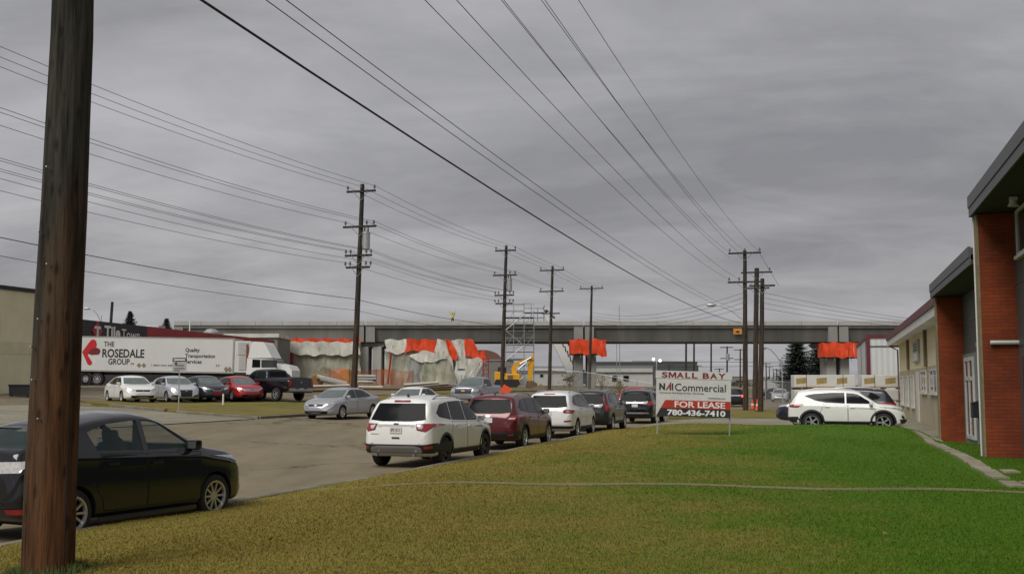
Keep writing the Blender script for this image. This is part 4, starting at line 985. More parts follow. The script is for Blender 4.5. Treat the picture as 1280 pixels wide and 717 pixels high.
mb.prism([(A.x - 2.4, zb - .6), (A.x + 1.2, zb - 1.2), (A.x + 1.2, zb + .4), (A.x - .4, zb + .4)], -1.2, 1.2, 'Y'); mb.build("turret", mat("crane_blue", (.018, .03, .10), .45), t)
mb = MB(); mb.bb(A.x - 4.4, A.x + 2.2, -1.3, 1.3, .75, 1.5, 0, .06); mb.build("carrier", M_steel, t)
for x in (-3.6, -2.2, .2, 1.5):
    w = bpy.data.objects.new("wheel", None); C.objects.link(w); w.parent = t; w.location = (A.x + x, -1.1, .55)
    tm, rm = wheel_meshes(.55, .4, .3, 'steel', M_steel); a = obj("tyre", tm, w); b = obj("rim", rm, w); w.rotation_euler = (0, 0, math.pi)
# worker on the deck (tiny, high visibility vest)
def person(name, label, loc, rotz):
    t = thing(name, label, "person", loc, rotz)
    J = [((0, 0, .95), .13), ((0, 0, 1.18), .145), ((0, 0, 1.40), .15), ((0, 0, 1.50), .06), ((0, .01, 1.62), .095), ((0, .0, 1.74), .085),
         ((.20, 0, 1.41), .065), ((.33, -.02, 1.60), .05), ((.30, -.06, 1.84), .042), ((.29, -.07, 1.93), .035),
         ((-.20, 0, 1.41), .065), ((-.36, -.02, 1.58), .05), ((-.36, -.06, 1.82), .042), ((-.36, -.07, 1.91), .035),
         ((.10, 0, .90), .09), ((.11, -.02, .50), .065), ((.11, .01, .08), .05), ((.11, -.14, .03), .04),
         ((-.10, 0, .90), .09), ((-.12, -.02, .50), .065), ((-.12, .01, .08), .05), ((-.12, -.14, .03), .04)]
    E = [(0, 1), (1, 2), (2, 3), (3, 4), (4, 5), (2, 6), (6, 7), (7, 8), (8, 9), (2, 10), (10, 11), (11, 12), (12, 13), (0, 14), (14, 15), (15, 16), (16, 17), (0, 18), (18, 19), (19, 20), (20, 21)]
    me = bpy.data.meshes.new("body"); me.from_pydata([j for j, _ in J], E, []); o = bpy.data.objects.new("tmp", me); C.objects.link(o)
    md = o.modifiers.new("s", 'SKIN'); md2 = o.modifiers.new("u", 'SUBSURF'); md2.levels = 1
    for i, (_, r) in enumerate(J): me.skin_vertices[0].data[i].radius = (r, r)
    me.skin_vertices[0].data[0].use_root = True
    dg = bpy.context.evaluated_depsgraph_get(); m2 = bpy.data.meshes.new_from_object(o.evaluated_get(dg)); bpy.data.objects.remove(o)
    m2.materials.append(mat("dark_work_clothes", (.03, .03, .035), .9)); m2.polygons.foreach_set('use_smooth', [True] * len(m2.polygons))
    obj("body", m2, t)
    MB().lathe([(.15, .98), (.175, 1.1), (.185, 1.3), (.175, 1.42), (.10, 1.49)], n=16).build("vest", mat("hi_vis_yellow", (.62, .55, .06), .7), t, True)
    mb = MB()
    for q in (((.2, 0, 1.41), (.33, -.02, 1.60), (.30, -.06, 1.84)), ((-.2, 0, 1.41), (-.36, -.02, 1.58), (-.36, -.06, 1.82))): mb.tube(q, [.085, .07, .058], 8)
    mb.build("sleeve", MATS["hi_vis_yellow"], t, True)
    MB().lathe([(.115, 1.70), (.112, 1.76), (.08, 1.82), (0.01, 1.84)], n=14).build("helmet", MATS["hi_vis_yellow"], t, True)
    return t
person("person", "worker in a yellow hi-vis vest with both arms raised on the bridge deck", (bx(565), BD + 1.2, zp), 0)
# ---------------------------------------------------------------- shop with black and red fascia
M_fred = mat("red_fascia", (.34, .014, .018), .5, var=.12, scale=.8); M_sgnw = mat('sign_letter_white', (.86, .86, .85), .4, var=.03); M_fblack = mat("black_fascia", (.014, .014, .016), .5)
M_shop = mat("shop_grey_wall", (.20, .195, .18), .85, var=.12, scale=.8)
a9 = R(8.98); q0 = at(100, 399, 92)
t = thing("tile_shop", "low shop with a black and red fascia behind the white trailer", "building", (q0.x, q0.y, 0), R(90) - a9)
zf = q0.z; L = 43.4     # local +x runs along the facade away from the camera, facade faces local -y ... towards the street
MB().bb(-14, L, .3, 30, .5, zf - .1).build("wall", M_shop, t)
MB().bb(-14, 11.2, -.25, .3, zf - 1.75, zf).build("fascia", M_fblack, t); MB().bb(11.22, L + .2, -.25, .3, zf - 1.75, zf).build("fascia", M_fred, t)
for x in (L - 6.6, L - .5): MB().bb(x, x + 1.1, -.22, .35, .5, zf - 1.76).build("column", M_fred, t)
MB().bb(L, L + .12, .3, 30, zf - .8, zf - .02).build("fascia_return", M_fred, t)
lettering("Tile", 2.75, 1.05, M_sgnw, t, (4.85, -.28, zf - .84), (R(90), 0, 0), bold=.03); lettering("Town", 3.3, .88, M_sgnw, t, (8.1, -.28, zf - .92), (R(90), 0, 0), bold=.0)
mb = MB(); mb.prism([(1.45, zf - .85), (2.3, zf - .05), (3.15, zf - .85), (2.3, zf - 1.62)], -.30, -.262, 'Y'); mb.build("emblem", mat("emblem_red", (.45, .03, .06), .5), t)
mb = MB(); mb.bb(1.8, 2.8, -.34, -.303, zf - .68, zf - .46); mb.bb(2.16, 2.44, -.34, -.303, zf - 1.5, zf - .69); mb.build("emblem_letter", M_white, t)
mb = MB(); mb.bb(22, 23.4, 4, 5.5, zf - .05, zf + .7, 0, .05); mb.build("roof_unit", M_steel, t)
mb = MB(); mb.tube([(27, 3, zf - .1), (27, 3, zf + 1.6)], .07, 6); mb.build("vent_pipe", M_white, t)
mb = MB(); mb.lathe([(.9, zf + .25), (.9, zf + .5), (.5, zf + .85), (0.02, zf + .9)], (33, 3.2, 0), n=16); mb.tube([(33, 3.2, zf - .1), (33, 3.2, zf + .3)], .3, 8); mb.build("roof_vent", M_steel, t)
# ---------------------------------------------------------------- cream building on the left
M_block = mat("cream_block", (.74, .69, .47), .85, var=.10, scale=.7, bump=.15, bscale=8)
c0 = at(84, 488, 70)
t = thing("cream_building", "plain pale yellow block building at the left edge behind the near pole", "building", (c0.x, c0.y, 1.2), R(90 - HD))
zt_ = at(50, 364, 67).z - 1.2
MB().bb(-45, 0, 0, 3.0, -1, zt_ - .12).build("wall", M_block, t)
MB().bb(-45.1, .1, -.12, 3.1, zt_ - .12, zt_ + .12).build("parapet_cap", M_fblack, t)
mb = MB(); mb.bb(-9.2, -2.5, -.03, -.001, 2.6, 3.3); mb.build("painted_patch", mat("cream_patch", (.68, .63, .42), .9, var=.12, scale=2), t)
c = at(28, 491, 62.5); t = thing("waste_bin", "low black bin against the pale yellow building", "bin", (c.x, c.y, G(c.x, c.y)))
mb = MB(); mb.prism([(-.58, .06), (.58, .06), (.62, .62), (-.62, .62)], -.38, .38, 'Y'); mb.build("body", M_black, t)
MB().bb(-.66, .66, -.42, .42, .62, .70, 0, .03).build("lid", M_black, t); mb = MB(); [mb.lathe([(.09, -.4), (.09, -.34)], (d, 0, .09), 'Y', 12) for d in (-.45, .45)]; mb.build("wheel", M_rubber, t)
# ---------------------------------------------------------------- trailer and tractor
TD = 85.0; tx0, tx1 = at(50, 450, TD).x, at(312, 450, TD).x; gz = 1.86
t = thing("semi_trailer", "long white box trailer with black lettering parked behind the row of cars", "trailer", (tx1, TD, gz - .13), R(-1.2)); t.rotation_euler = (0, R(.9), R(-1.2))
TL = tx1 - tx0
def TX(px): return (px - 640) / FPX * TD - tx1
def TZ(py): return EYE + (480.9 - py) * TD / FPX - gz
ztp, zbt = TZ(421), TZ(465)
M_trw = mat("trailer_white", (.60, .60, .585), .45, var=.07, scale=.6)
MB().bb(-TL, -1.3, 0, 2.6, zbt + .12, ztp - .08).build("box", M_trw, t)
mb = MB(); mb.bb(-TL, -1.25, -.02, 2.62, ztp - .08, ztp); mb.bb(-TL, -1.25, -.03, 2.63, zbt, zbt + .12); mb.bb(-1.36, -1.24, -.025, 2.6, zbt, ztp); mb.build("rail", mat("rail_alu", (.40, .40, .38), .4, .5), t)
MB().bb(-1.22, 0, .0, 2.6, zbt + .1, ztp - .2).build("nose", M_trw, t)
mb = MB(); mb.bb(.01, .5, .3, 2.3, ztp - 1.45, ztp - .4, 0, .06); mb.bb(.01, .38, .5, 2.1, zbt + .3, ztp - 1.46, 0, .04); mb.build("reefer_unit", M_trw, t)
mb = MB(); mb.bb(-.95, -.15, -.05, -.002, ztp - 1.3, ztp - .3, 0, .02); mb.bb(-.85, -.25, -.04, -.002, zbt + .3, ztp - 1.4); mb.build("nose_locker", mat("locker_grey", (.42, .42, .40), .5), t)
mb = MB(); mb.tube([(-.1, -.06, zbt + .4), (-.1, -.06, ztp - 1.3)], .05, 6); mb.tube([(-.2, -.06, zbt + .9), (.1, -.06, zbt + .9)], .05, 6); mb.build("air_hose", M_black, t)
mb = MB(); mb.bb(-TL + .3, -1.4, .6, 2.0, zbt - .25, zbt - .01); mb.build("chassis", M_black, t)
mb = MB(); mb.bb(-9, -3.2, .05, .1, .35, .9); mb.build("side_skirt", M_black, t)
for x in (-TL + 2.0, -TL + 3.35):
    for y, rz in ((.25, math.pi), (2.35, 0)):
        w = bpy.data.objects.new("wheel", None); C.objects.link(w); w.parent = t; w.location = (x + (TX(107) + TL - 2.0 if False else 0), y, .5); w.rotation_euler = (0, 0, rz)
        tm, rm = wheel_meshes(.5, .42, .29, 'steel', M_alloy); obj("tyre", tm, w); obj("rim", rm, w)
for i, x in enumerate((TX(108), TX(121))):
    w = bpy.data.objects.new("wheel", None); C.objects.link(w); w.parent = t; w.location = (x, .25, .5); w.rotation_euler = (0, 0, math.pi); obj("tyre", tm, w); obj("rim", rm, w)
mb = MB(); [mb.bb(-3.4 + d, -3.25 + d, .3, .45, 0.02, zbt - .2) for d in (0, )]; mb.bb(-3.5, -3.1, .2, .55, 0, .03); mb.build("landing_leg", M_steel, t)
yl = -.008
def TT(body, x0, x1, y0, y1, m=M_ink, bold=.0, name="lettering"):
    return lettering(body, (x1 - x0) / FPX * TD, (y1 - y0) / FPX * TD, m, t, ((x0 + x1) / 2 / FPX * TD - 640 / FPX * TD - tx1, yl, TZ((y0 + y1) / 2)), (R(90), 0, 0), name, bold, .008)
TT("THE", 128, 141, 427.5, 433.5, bold=.015); TT("ROSEDALE", 126.5, 179.5, 436.5, 447.3, bold=.025); TT("GROUP", 134.5, 161.5, 448.5, 456, bold=.02); TT(".ca", 162, 167, 453.5, 455.8)
TT("Quality", 231, 249, 434, 440.2, bold=.018); TT("Transportation", 231, 268.5, 441.3, 447.4, bold=.018); TT("Services", 231, 252, 448.3, 453.4, bold=.018); TT("53", 270, 274.5, 454, 456.5)
TT("1-800-463-2800", 189, 219, 455, 457.2)
def TP(pts, m, name, off=-.012):
    mb = MB(); mb.prism([(TX(a), TZ(b)) for a, b in pts], off - .004, off + .004, 'Y'); return mb.build(name, m, t)
M_lr = mat("logo_red", (.50, .012, .02), .5); M_ld = mat("logo_dark_red", (.16, .01, .015), .5)
TP([(101, 441), (110.5, 427), (112.5, 425.2), (115.5, 425), (118, 427), (119, 431), (118.5, 435), (108, 444.5), (114, 453), (114, 456), (111, 457.5), (108.5, 456)], M_lr, "logo")
TP([(108.8, 441), (113, 437), (118.5, 435.2), (123, 436.8), (124, 440), (122, 443.5), (112.5, 444.3), (110, 443)], M_ld, "logo", -.022)
for px in (173.5, 179.5): TP([(px - 3, 456.5), (px, 453.4), (px + 3, 456.5), (px, 459.4)], mat("placard_olive", (.22, .20, .12), .6), "placard")
for px in (283, 287.5): TP([(px - 2.4, 459.5), (px, 456), (px + 2.4, 459.5), (px, 463)], MATS["placard_olive"], "placard", -.056)
# tractor unit
KD = 84.5; kx = lambda p: (p - 640) / FPX * KD
t = thing("semi_tractor", "white highway tractor with a tall roof fairing, half behind the black pickup", "truck", (kx(327), KD, 1.86), R(-6)); kz = lambda p: EYE + (480.9 - p) * KD / FPX - 1.86
M_cab = paint("cab_white", (.72, .72, .71)); k0 = kx(327)
mb = MB(); X = lambda p: kx(p) - k0
mb.prism([(X(308), .9), (X(345), .9), (X(347), kz(462)), (X(342.5), kz(449)), (X(309), kz(447.5))], -.0, 2.4, 'Y'); mb.build("cab", M_cab, t)
mb = MB(); mb.prism([(X(309.5), kz(447.3)), (X(341), kz(447.3)), (X(337.5), kz(441)), (X(332), kz(431)), (X(329.5), kz(427.5)), (X(318), kz(426.8)), (X(314), kz(427.5))], .06, 2.34, 'Y'); mb.build("roof_fairing", M_cab, t)
mb = MB(); mb.prism([(X(315.5), kz(459)), (X(326), kz(459)), (X(326), kz(449.5)), (X(316), kz(449))], -.02, .0, 'Y'); mb.build("side_window", M_glass, t)
mb = MB(); mb.add([(X(327.5), -.03, kz(459.0)), (X(347.2), -.03, kz(459)), (X(343.2), -.03, kz(449.6)), (X(327.5), -.03, kz(449.6)), (X(347.6), 2.3, kz(459)), (X(343.8), 2.3, kz(449.6))], [(0, 1, 2, 3), (1, 4, 5, 2)]); mb.build("windscreen", M_wind, t)
mb = MB(); mb.bb(X(345.5), X(348.5), -.35, -.2, kz(458), kz(450), 0, .03); mb.build("wing_mirror", M_black, t)
mb = MB(); mb.prism([(X(346), .7), (X(366), .7), (X(366), 1.2), (X(362), 1.55), (X(347), 1.75)], .1, 2.3, 'Y'); mb.build("hood", M_cab, t)
mb = MB(); mb.bb(X(300), X(308), .3, 2.1, .7, 1.0); mb.build("chassis", M_black, t)
mb = MB(); mb.tube([(X(308.5), .1, 1.2), (X(308.5), .1, kz(430))], .1, 8); mb.build("exhaust_stack", mat("rust_stack", (.22, .07, .04), .6), t)
for px in (298, 358):
    w = bpy.data.objects.new("wheel", None); C.objects.link(w); w.parent = t; w.location = (X(px), .25, .5); w.rotation_euler = (0, 0, math.pi); obj("tyre", tm, w); obj("rim", rm, w)
# ---------------------------------------------------------------- utility poles and wires
def woodmat(name, lo, hi, k0, k1, side=0.0):
    m = bpy.data.materials.new(name); m.use_nodes = True; nt = m.node_tree; b = nt.nodes["Principled BSDF"]; b.inputs['Roughness'].default_value = .9; b.inputs['Specular IOR Level'].default_value = .2
    t = nt.nodes.new("ShaderNodeTexCoord"); mp = nt.nodes.new("ShaderNodeMapping"); mp.inputs['Scale'].default_value = (9, 9, .55); lnk(nt, t.outputs['Object'], mp.inputs[0])
    n = nt.nodes.new("ShaderNodeTexNoise"); n.inputs['Scale'].default_value = 1.3; n.inputs['Detail'].default_value = 8; n.inputs['Roughness'].default_value = .7; lnk(nt, mp.outputs[0], n.inputs['Vector'])
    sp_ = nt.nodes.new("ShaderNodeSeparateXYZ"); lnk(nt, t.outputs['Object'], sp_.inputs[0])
    mp3 = nt.nodes.new("ShaderNodeMapping"); mp3.inputs['Scale'].default_value = (2.2, 2.2, .3); lnk(nt, t.outputs['Object'], mp3.inputs[0])
    n3 = nt.nodes.new("ShaderNodeTexNoise"); n3.inputs['Scale'].default_value = 1.5; n3.inputs['Detail'].default_value = 4; lnk(nt, mp3.outputs[0], n3.inputs['Vector'])
    a = nt.nodes.new("ShaderNodeMath"); a.operation = 'MULTIPLY_ADD'; a.inputs[1].default_value = 4.0; a.inputs[2].default_value = -2.0; lnk(nt, n3.outputs[0], a.inputs[0])
    ad = nt.nodes.new("ShaderNodeMath"); ad.operation = 'ADD'; lnk(nt, sp_.outputs[2], ad.inputs[0]); lnk(nt, a.outputs[0], ad.inputs[1])
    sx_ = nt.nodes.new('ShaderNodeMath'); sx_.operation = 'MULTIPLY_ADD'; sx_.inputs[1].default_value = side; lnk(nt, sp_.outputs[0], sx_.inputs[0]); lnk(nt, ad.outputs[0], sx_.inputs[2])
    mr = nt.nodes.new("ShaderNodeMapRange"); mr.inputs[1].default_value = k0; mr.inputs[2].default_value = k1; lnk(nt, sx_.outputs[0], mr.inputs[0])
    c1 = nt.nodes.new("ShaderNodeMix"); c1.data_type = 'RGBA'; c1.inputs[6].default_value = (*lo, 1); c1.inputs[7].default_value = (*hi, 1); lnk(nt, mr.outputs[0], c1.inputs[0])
    r = nt.nodes.new("ShaderNodeValToRGB"); r.color_ramp.elements[0].position = .36; r.color_ramp.elements[0].color = (.30, .29, .27, 1); r.color_ramp.elements[1].position = .58; r.color_ramp.elements[1].color = (1.3, 1.3, 1.3, 1); lnk(nt, n.outputs[0], r.inputs[0])
    mu = nt.nodes.new("ShaderNodeMix"); mu.data_type = 'RGBA'; mu.blend_type = 'MULTIPLY'; mu.inputs[0].default_value = 1; lnk(nt, c1.outputs[2], mu.inputs[6]); lnk(nt, r.outputs[0], mu.inputs[7])
    vo = nt.nodes.new("ShaderNodeTexVoronoi"); vo.inputs['Scale'].default_value = 1.0; mp2 = nt.nodes.new("ShaderNodeMapping"); mp2.inputs['Scale'].default_value = (9, 9, 3.2); lnk(nt, t.outputs['Object'], mp2.inputs[0]); lnk(nt, mp2.outputs[0], vo.inputs['Vector'])
    mv = nt.nodes.new("ShaderNodeMapRange"); mv.inputs[1].default_value = .10; mv.inputs[2].default_value = .28; mv.inputs[3].default_value = .25; lnk(nt, vo.outputs['Distance'], mv.inputs[0])
    m2 = nt.nodes.new("ShaderNodeMix"); m2.data_type = 'RGBA'; m2.blend_type = 'MULTIPLY'; m2.inputs[0].default_value = .8; lnk(nt, mu.outputs[2], m2.inputs[6]); lnk(nt, mv.outputs[0], m2.inputs[7])
    lnk(nt, m2.outputs[2], b.inputs['Base Color'])
    bp = nt.nodes.new("ShaderNodeBump"); bp.inputs['Strength'].default_value = 1; bp.inputs['Distance'].default_value = .05; lnk(nt, n.outputs[0], bp.inputs['Height']); lnk(nt, bp.outputs[0], b.inputs['Normal'])
    return m
M_pole = woodmat("weathered_pole_wood", (.075, .052, .036), (.05, .044, .038), 0, 8)
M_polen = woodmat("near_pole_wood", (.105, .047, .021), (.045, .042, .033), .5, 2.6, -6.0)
M_ins = mat("insulator_grey", (.12, .11, .10), .4)
M_wire = mat("cable_black", (.02, .02, .022), .6)
LV = dict(top=13.3, mid=11.2, low=9.5, low2=8.8, comm=6.9)
def insul(x, z, parent, y=0):
    MB().lathe([(.02, 0), (.02, .1), (.07, .1), (.075, .17), (.05, .2), (.06, .24), (.03, .3)], (x, y, z), n=8).build("insulator", M_ins, parent, True)
def pole(base, top, r0, r1, label, arms=(), trans=None, m=None, group="utility poles along the street", cut=None):
    bz_ = base[2]; t = thing("utility_pole", label, "utility pole", base, -R(HD), group)
    d = Vector((top[0] - base[0], top[1] - base[1], 0)); d = Matrix.Rotation(R(HD), 3, 'Z') @ d; H = top[2] - bz_
    n = 14; rg = random.Random(int(base[0] * 10))
    pts = [(d.x * k / n + rg.uniform(-.012, .012), d.y * k / n, H * k / n - (.3 if k == 0 else 0)) for k in range(n + 1)]
    MB().tube(pts, [r0 + (r1 - r0) * k / n for k in range(n + 1)], 18).build("shaft", m or M_pole, t, True)
    for z, half, ins in arms:
        f = (z - bz_) / H; ox, oy = d.x * f, d.y * f - .16
        a = MB(); a.bb(ox - half, ox + half, oy - .05, oy + .05, z - bz_ - .06, z - bz_ + .06)
        arm = a.build("crossarm", m or M_pole, t)
        for i in ins: insul(ox + i, z - bz_ + .06, arm, oy)
        for s_ in (-1, 1): MB().tube([(ox + s_ * half * .5, oy - .06, z - bz_ - .03), (ox, oy + .0, z - bz_ - .55)], .02, 4).build("brace", M_steel, t)
    if trans:
        z = trans - bz_; f = z / H; x = d.x * f + .38
        mb = MB(); mb.lathe([(.20, -.5), (.23, -.48), (.23, .42), (.25, .44), (.24, .52), (.05, .56)], (x, d.y * f, z), n=16); mb.box((x - .25, d.y * f, z), (.3, .1, .5))
        tr = mb.build("transformer", M_steel, t, True)
        mb = MB(); [mb.lathe([(.04, 0), (.05, .1), (.03, .35)], (x + q, d.y * f, z + .52), n=7) for q in (-.1, .12)]; mb.build("bushing", M_ins, tr)
    return t
def ptop(base, z, dx=.03): return (base[0] + dx * (z - base[2]), base[1], z)
PL = []
for (px, D, dz) in ((443, 64.0, 1.0), (628, 92.6, 1.3), (687, 108.7, 1.2), (737, 130.6, .9)):
    b = at(px, 480, D); PL.append((b.x - .05, D, dz))
p0 = (PL[0][0] - 10.2, PL[0][1] - 28.6, .2)
A3, A4 = (-.85, 0, .85), (-.8, -.5, .5, .8)
labs = ["tall dark pole with a grey transformer behind the silver sedan, nearest of the left row", "dark pole with a transformer in front of the scaffold tower and excavator", "plain dark two arm pole rising beyond the excavator bucket", "thin single arm pole in front of the orange wrapped bridge pier"]
for i, b in enumerate([p0] + PL):
    arms = [(LV['top'], .92, A3), (LV['mid'], 1.05, (-.9, .45, .9)), (LV['low'], .85, A4), (LV['low2'], .75, A4)]
    tz = 10.35
    if i == 3: arms = [(LV['top'], 1.25, (-1.15, 0, 1.15)), (LV['mid'], 1.25, (-1.1, 1.1)), (9.0, .9, ())]; tz = None
    if i == 4: arms = [(LV['top'] + .1, 1.45, (-1.3, 1.3))]; tz = None
    pole(b, ptop(b, 13.75), .19, .12, "dark pole of the left row standing just outside the left edge" if i == 0 else labs[i - 1], arms, tz)
def wire(label, pts, r, sag, cat="power line", group=None, name="power_line"):
    P = [Vector(p) for p in pts]; out_ = []
    for k in range(len(P) - 1):
        n = 18
        for i in range(n + (1 if k == len(P) - 2 else 0)):
            u = i / n; q = P[k].lerp(P[k + 1], u); L = (P[k + 1] - P[k]).length; q.z -= 4 * sag * (L / 40) ** 2 * u * (1 - u); out_.append(q)
    o = MB().tube(out_, r, 5).build(name, M_wire, None, True); return tag(o, label, cat, group)
def armpt(b, z, off):
    x = b[0] + .03 * (z - b[2]); return (x + off * hc, b[1] - off * hs, z + .3)
GL = "power lines strung along the left pole row"
nm = {-.85: "outer", 0: "middle", .85: "inner"}
for z, offs, w in (('top', A3, "topmost arms"), ('mid', (-.9, .45, .9), "second arms")):
    for j, o_ in enumerate(offs):
        wire("%s thin wire on the %s of the left pole row" % (("outer", "middle", "inner")[j], w), [armpt(b, LV[z], o_) for b in ([p0] + PL[:3 if z == 'mid' else 4])], .011, .55, group=GL)
for z, w in (('low', "third arms"), ('low2', "lowest arms")):
    for j, o_ in enumerate(A4[::1] if z == 'low' else A4[::3]):
        ww = ("first", "second", "third", "fourth") if z == 'low' else ("outer", "inner")
        wire("%s thin wire on the %s of the left pole row" % (ww[j], w), [armpt(b, LV[z], o_) for b in ([p0] + PL[:2])], .010, .5, group=GL)
for j, (z, r) in enumerate(((6.95, .017), (6.3, .011))):
    wire("thick low communication cable on the left pole row" if j == 0 else "thin low communication cable just below the thick one on the left row", [(b[0] + .03 * z - .2, b[1] - .2, z + (.35 if k == 0 else 0)) for k, b in enumerate([p0] + PL[:3])], r, .4, "cable", GL, "communication_cable")
# right kerb line: the near pole and the cluster by the lease sign
fb = at(60, 705, 10.2); fb = (fb.x, fb.y, ZL(fb.x, fb.y)); ft5 = at(91, 0, 10.2)
k_ = (11.9 - fb[2]) / (ft5.z - fb[2]); ftop = (fb[0] + (ft5.x - fb[0]) * k_, 10.2, 11.9)
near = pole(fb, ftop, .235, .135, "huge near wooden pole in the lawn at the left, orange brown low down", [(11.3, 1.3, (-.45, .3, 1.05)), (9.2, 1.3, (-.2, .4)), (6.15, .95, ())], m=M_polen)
mb = MB(); fl = Matrix.Rotation(R(HD), 3, 'Z') @ Vector((ftop[0] - fb[0], 0, 0))
mb.tube([(.215 - .0, -.06, .0), (.215 + fl.x * .25 - .03, -.06 + fl.y * .25, 3.0), (fl.x * .5 + .155, fl.y * .5 - .06, 5.8)], .009, 5); mb.build("ground_wire", M_wire, near)
mb = MB(); [mb.tube([(.10 * math.cos(a), -.215 + .1 * abs(math.cos(a)) * .2, z), (.10 * math.cos(a), -.26, z + .01)], .008, 5) for a, z in ((1.2, 1.4), (2.0, 1.75), (1.6, 2.3), (.8, 2.8), (1.9, 3.1), (1.3, 3.7), (2.3, 2.05))]; mb.build("old_nail", M_steel, near)
pa = at(932, 513, 78); pa = (pa.x, 78, .17); pb = at(943.5, 505, 86); pb = (pb.x, 86, .18); pc = at(950.5, 517, 74); pc = (pc.x, 74, .17)
tA = at(931, 313, 78); tB = at(946, 335, 86); tC = at(953, 348, 74)
poleA = pole(pa, tuple(tA), .20, .125, "tall pole carrying the street lamp arm, left one of the cluster by the lease sign", [(tA.z - .2, 1.15, (-1.05, 0, 1.05)), (9.25, 1.2, (-1.1, -.4))])
pole(pb, tuple(tB), .21, .18, "middle pole of the cluster by the lease sign, partly behind the other two", [(tB.z - .35, 1.2, (-1, 1)), (tB.z - 1.6, 1.0, ())])
pole(pc, tuple(tC), .20, .13, "plain pole without lamp, right one of the cluster by the lease sign", [(tC.z - .5, .85, ())])
t = poleA; mb = MB(); zA = at(931, 399, 78).z - .17; zE = at(896, 380.5, 78).z - .17
mb.tube([(-.1, -.2, zA), (-.8, -.2, zA + .55), (-1.5, -.2, zE - .05), (-2.05, -.2, zE)], .035, 6); la = mb.build("lamp_arm", M_steel, t, True)
mb = MB(); mb.lathe([(.02, -.35), (.1, -.3), (.13, -.1), (.11, .2), (.02, .35)], (-2.25, -.2, zE), 'X', 12); mb.build("lamp_head", M_steel, la, True)
GR = "power lines strung along the right kerb"
def fpt(z, off): f = (z - fb[2]) / (ftop[2] - fb[2]); return (fb[0] + (ftop[0] - fb[0]) * f + off * hc, 10.2 - off * hs - .16, z + .3)
def apt(z, off): return (pa[0] + off * hc, 78 - off * hs, z)
W5 = ("leftmost", "second", "middle", "fourth", "rightmost")
for j, (o0, o1, z1) in enumerate(((-.55, -1.05, tA.z), (-.42, -.9, tA.z - .5), (.3, 0, tA.z + .1), (.48, .2, tB.z - .2), (1.1, 1.05, tA.z))):
    wire("%s of the five top wires running overhead to the pole cluster" % W5[j], [fpt(11.3, o0), apt(z1, o1)], .0085, .28, group=GR)
for j, (o0, o1) in enumerate(((-.35, -1.1), (.2, -.4))):
    wire("%s of the two mid height wires running overhead to the pole cluster" % ("left" if j == 0 else "right"), [fpt(9.2, o0), apt(9.55, o1)], .0085, .25, group=GR)
for j, (o0, z1) in enumerate(((.12, 6.95), (.36, 7.2))):
    wire("%s of the two low thin cables running to the pole cluster" % ("lower" if j == 0 else "upper"), [fpt(6.55, o0), (pa[0] - .2, 77.8, z1)], .007, .2, group=GR)
wire("thick black cable running low from the near pole to the pole cluster", [fpt(5.72, .56), (pa[0] - .3, 77.8, 6.35)], .016, .2, "cable", GR, "communication_cable")
for j in range(4):
    wire("slack wire %s of four crossing from the pole cluster towards the left row" % ("highest", "second", "third", "lowest")[j], [(pa[0], 78.2, 8.5 - .36 * j), (PL[3][0] + .3, PL[3][1], 10.6 - .35 * j)], .013, .55, group="wires crossing the street at the pole cluster")
    wire("slack wire %s of four crossing from the pole cluster over the lumber to the right" % ("highest", "second", "third", "lowest")[j], [(pb[0] + .2, 85, 9.2 - .42 * j), at(1145, 399 + 3.5 * j, 100)], .013, .5, group="wires crossing the street at the pole cluster")
wire("slack guy wire from the tall lamp pole down to the middle pole's arm", [apt(tA.z, 1.05), (pb[0] + 1.6, 84, tB.z - 1.6)], .012, .1)
# distant poles under and beyond the bridge
far = [(857, 190, 13, 2), (867, 205, 13, 1), (888.5, 225, 13, 2), (908.5, 230, 10, 2), (925, 262, 10.5, 2), (958, 330, 8.5, 1), (962, 420, 9.0, 1), (967, 520, 9.5, 1), (971, 380, 7.5, 1), (975.5, 460, 8.5, 1), (836, 300, 7.5, 1), (872, 340, 8, 1), (899, 300, 6.5, 1)]
for i, (px, D, h, na) in enumerate(far):
    b = at(px, 478, D); b = (b.x, D, 0)
    c = thing("utility_pole", "thin distant pole number-less", "utility pole", b, -R(HD), "distant poles beyond the bridge")
    c['label'] = "thin distant utility pole far beyond the bridge"
    MB().tube([(0, 0, -.2), (.02 * h if px < 930 else 0, 0, h)], [.2, .15], 8).build("shaft", M_pole, c)
    mb = MB()
    for k in range(na): mb.bb(-1.25, 1.25 + .02 * h, -.1, .1, h - .3 - k * 2.3, h - .12 - k * 2.3)
    mb.build("crossarm", M_pole, c)
    if px == 908.5: MB().lathe([(.35, h - 3.0), (.4, h - 2.9), (.4, h - 1.6), (.1, h - 1.5)], (.3, -.3, 0), n=10).build("transformer", M_steel, c)
for (a, b_, z0, z1, D) in ((790, 985, 451, 453, 240), (800, 980, 459, 457, 280)):
    wire("faint distant wire slung %s under the bridge" % ("higher" if D == 240 else "lower"), [at(a, z0, D), at((a + b_) / 2, (z0 + z1) / 2, D), at(b_, z1, D)], .05, .02)
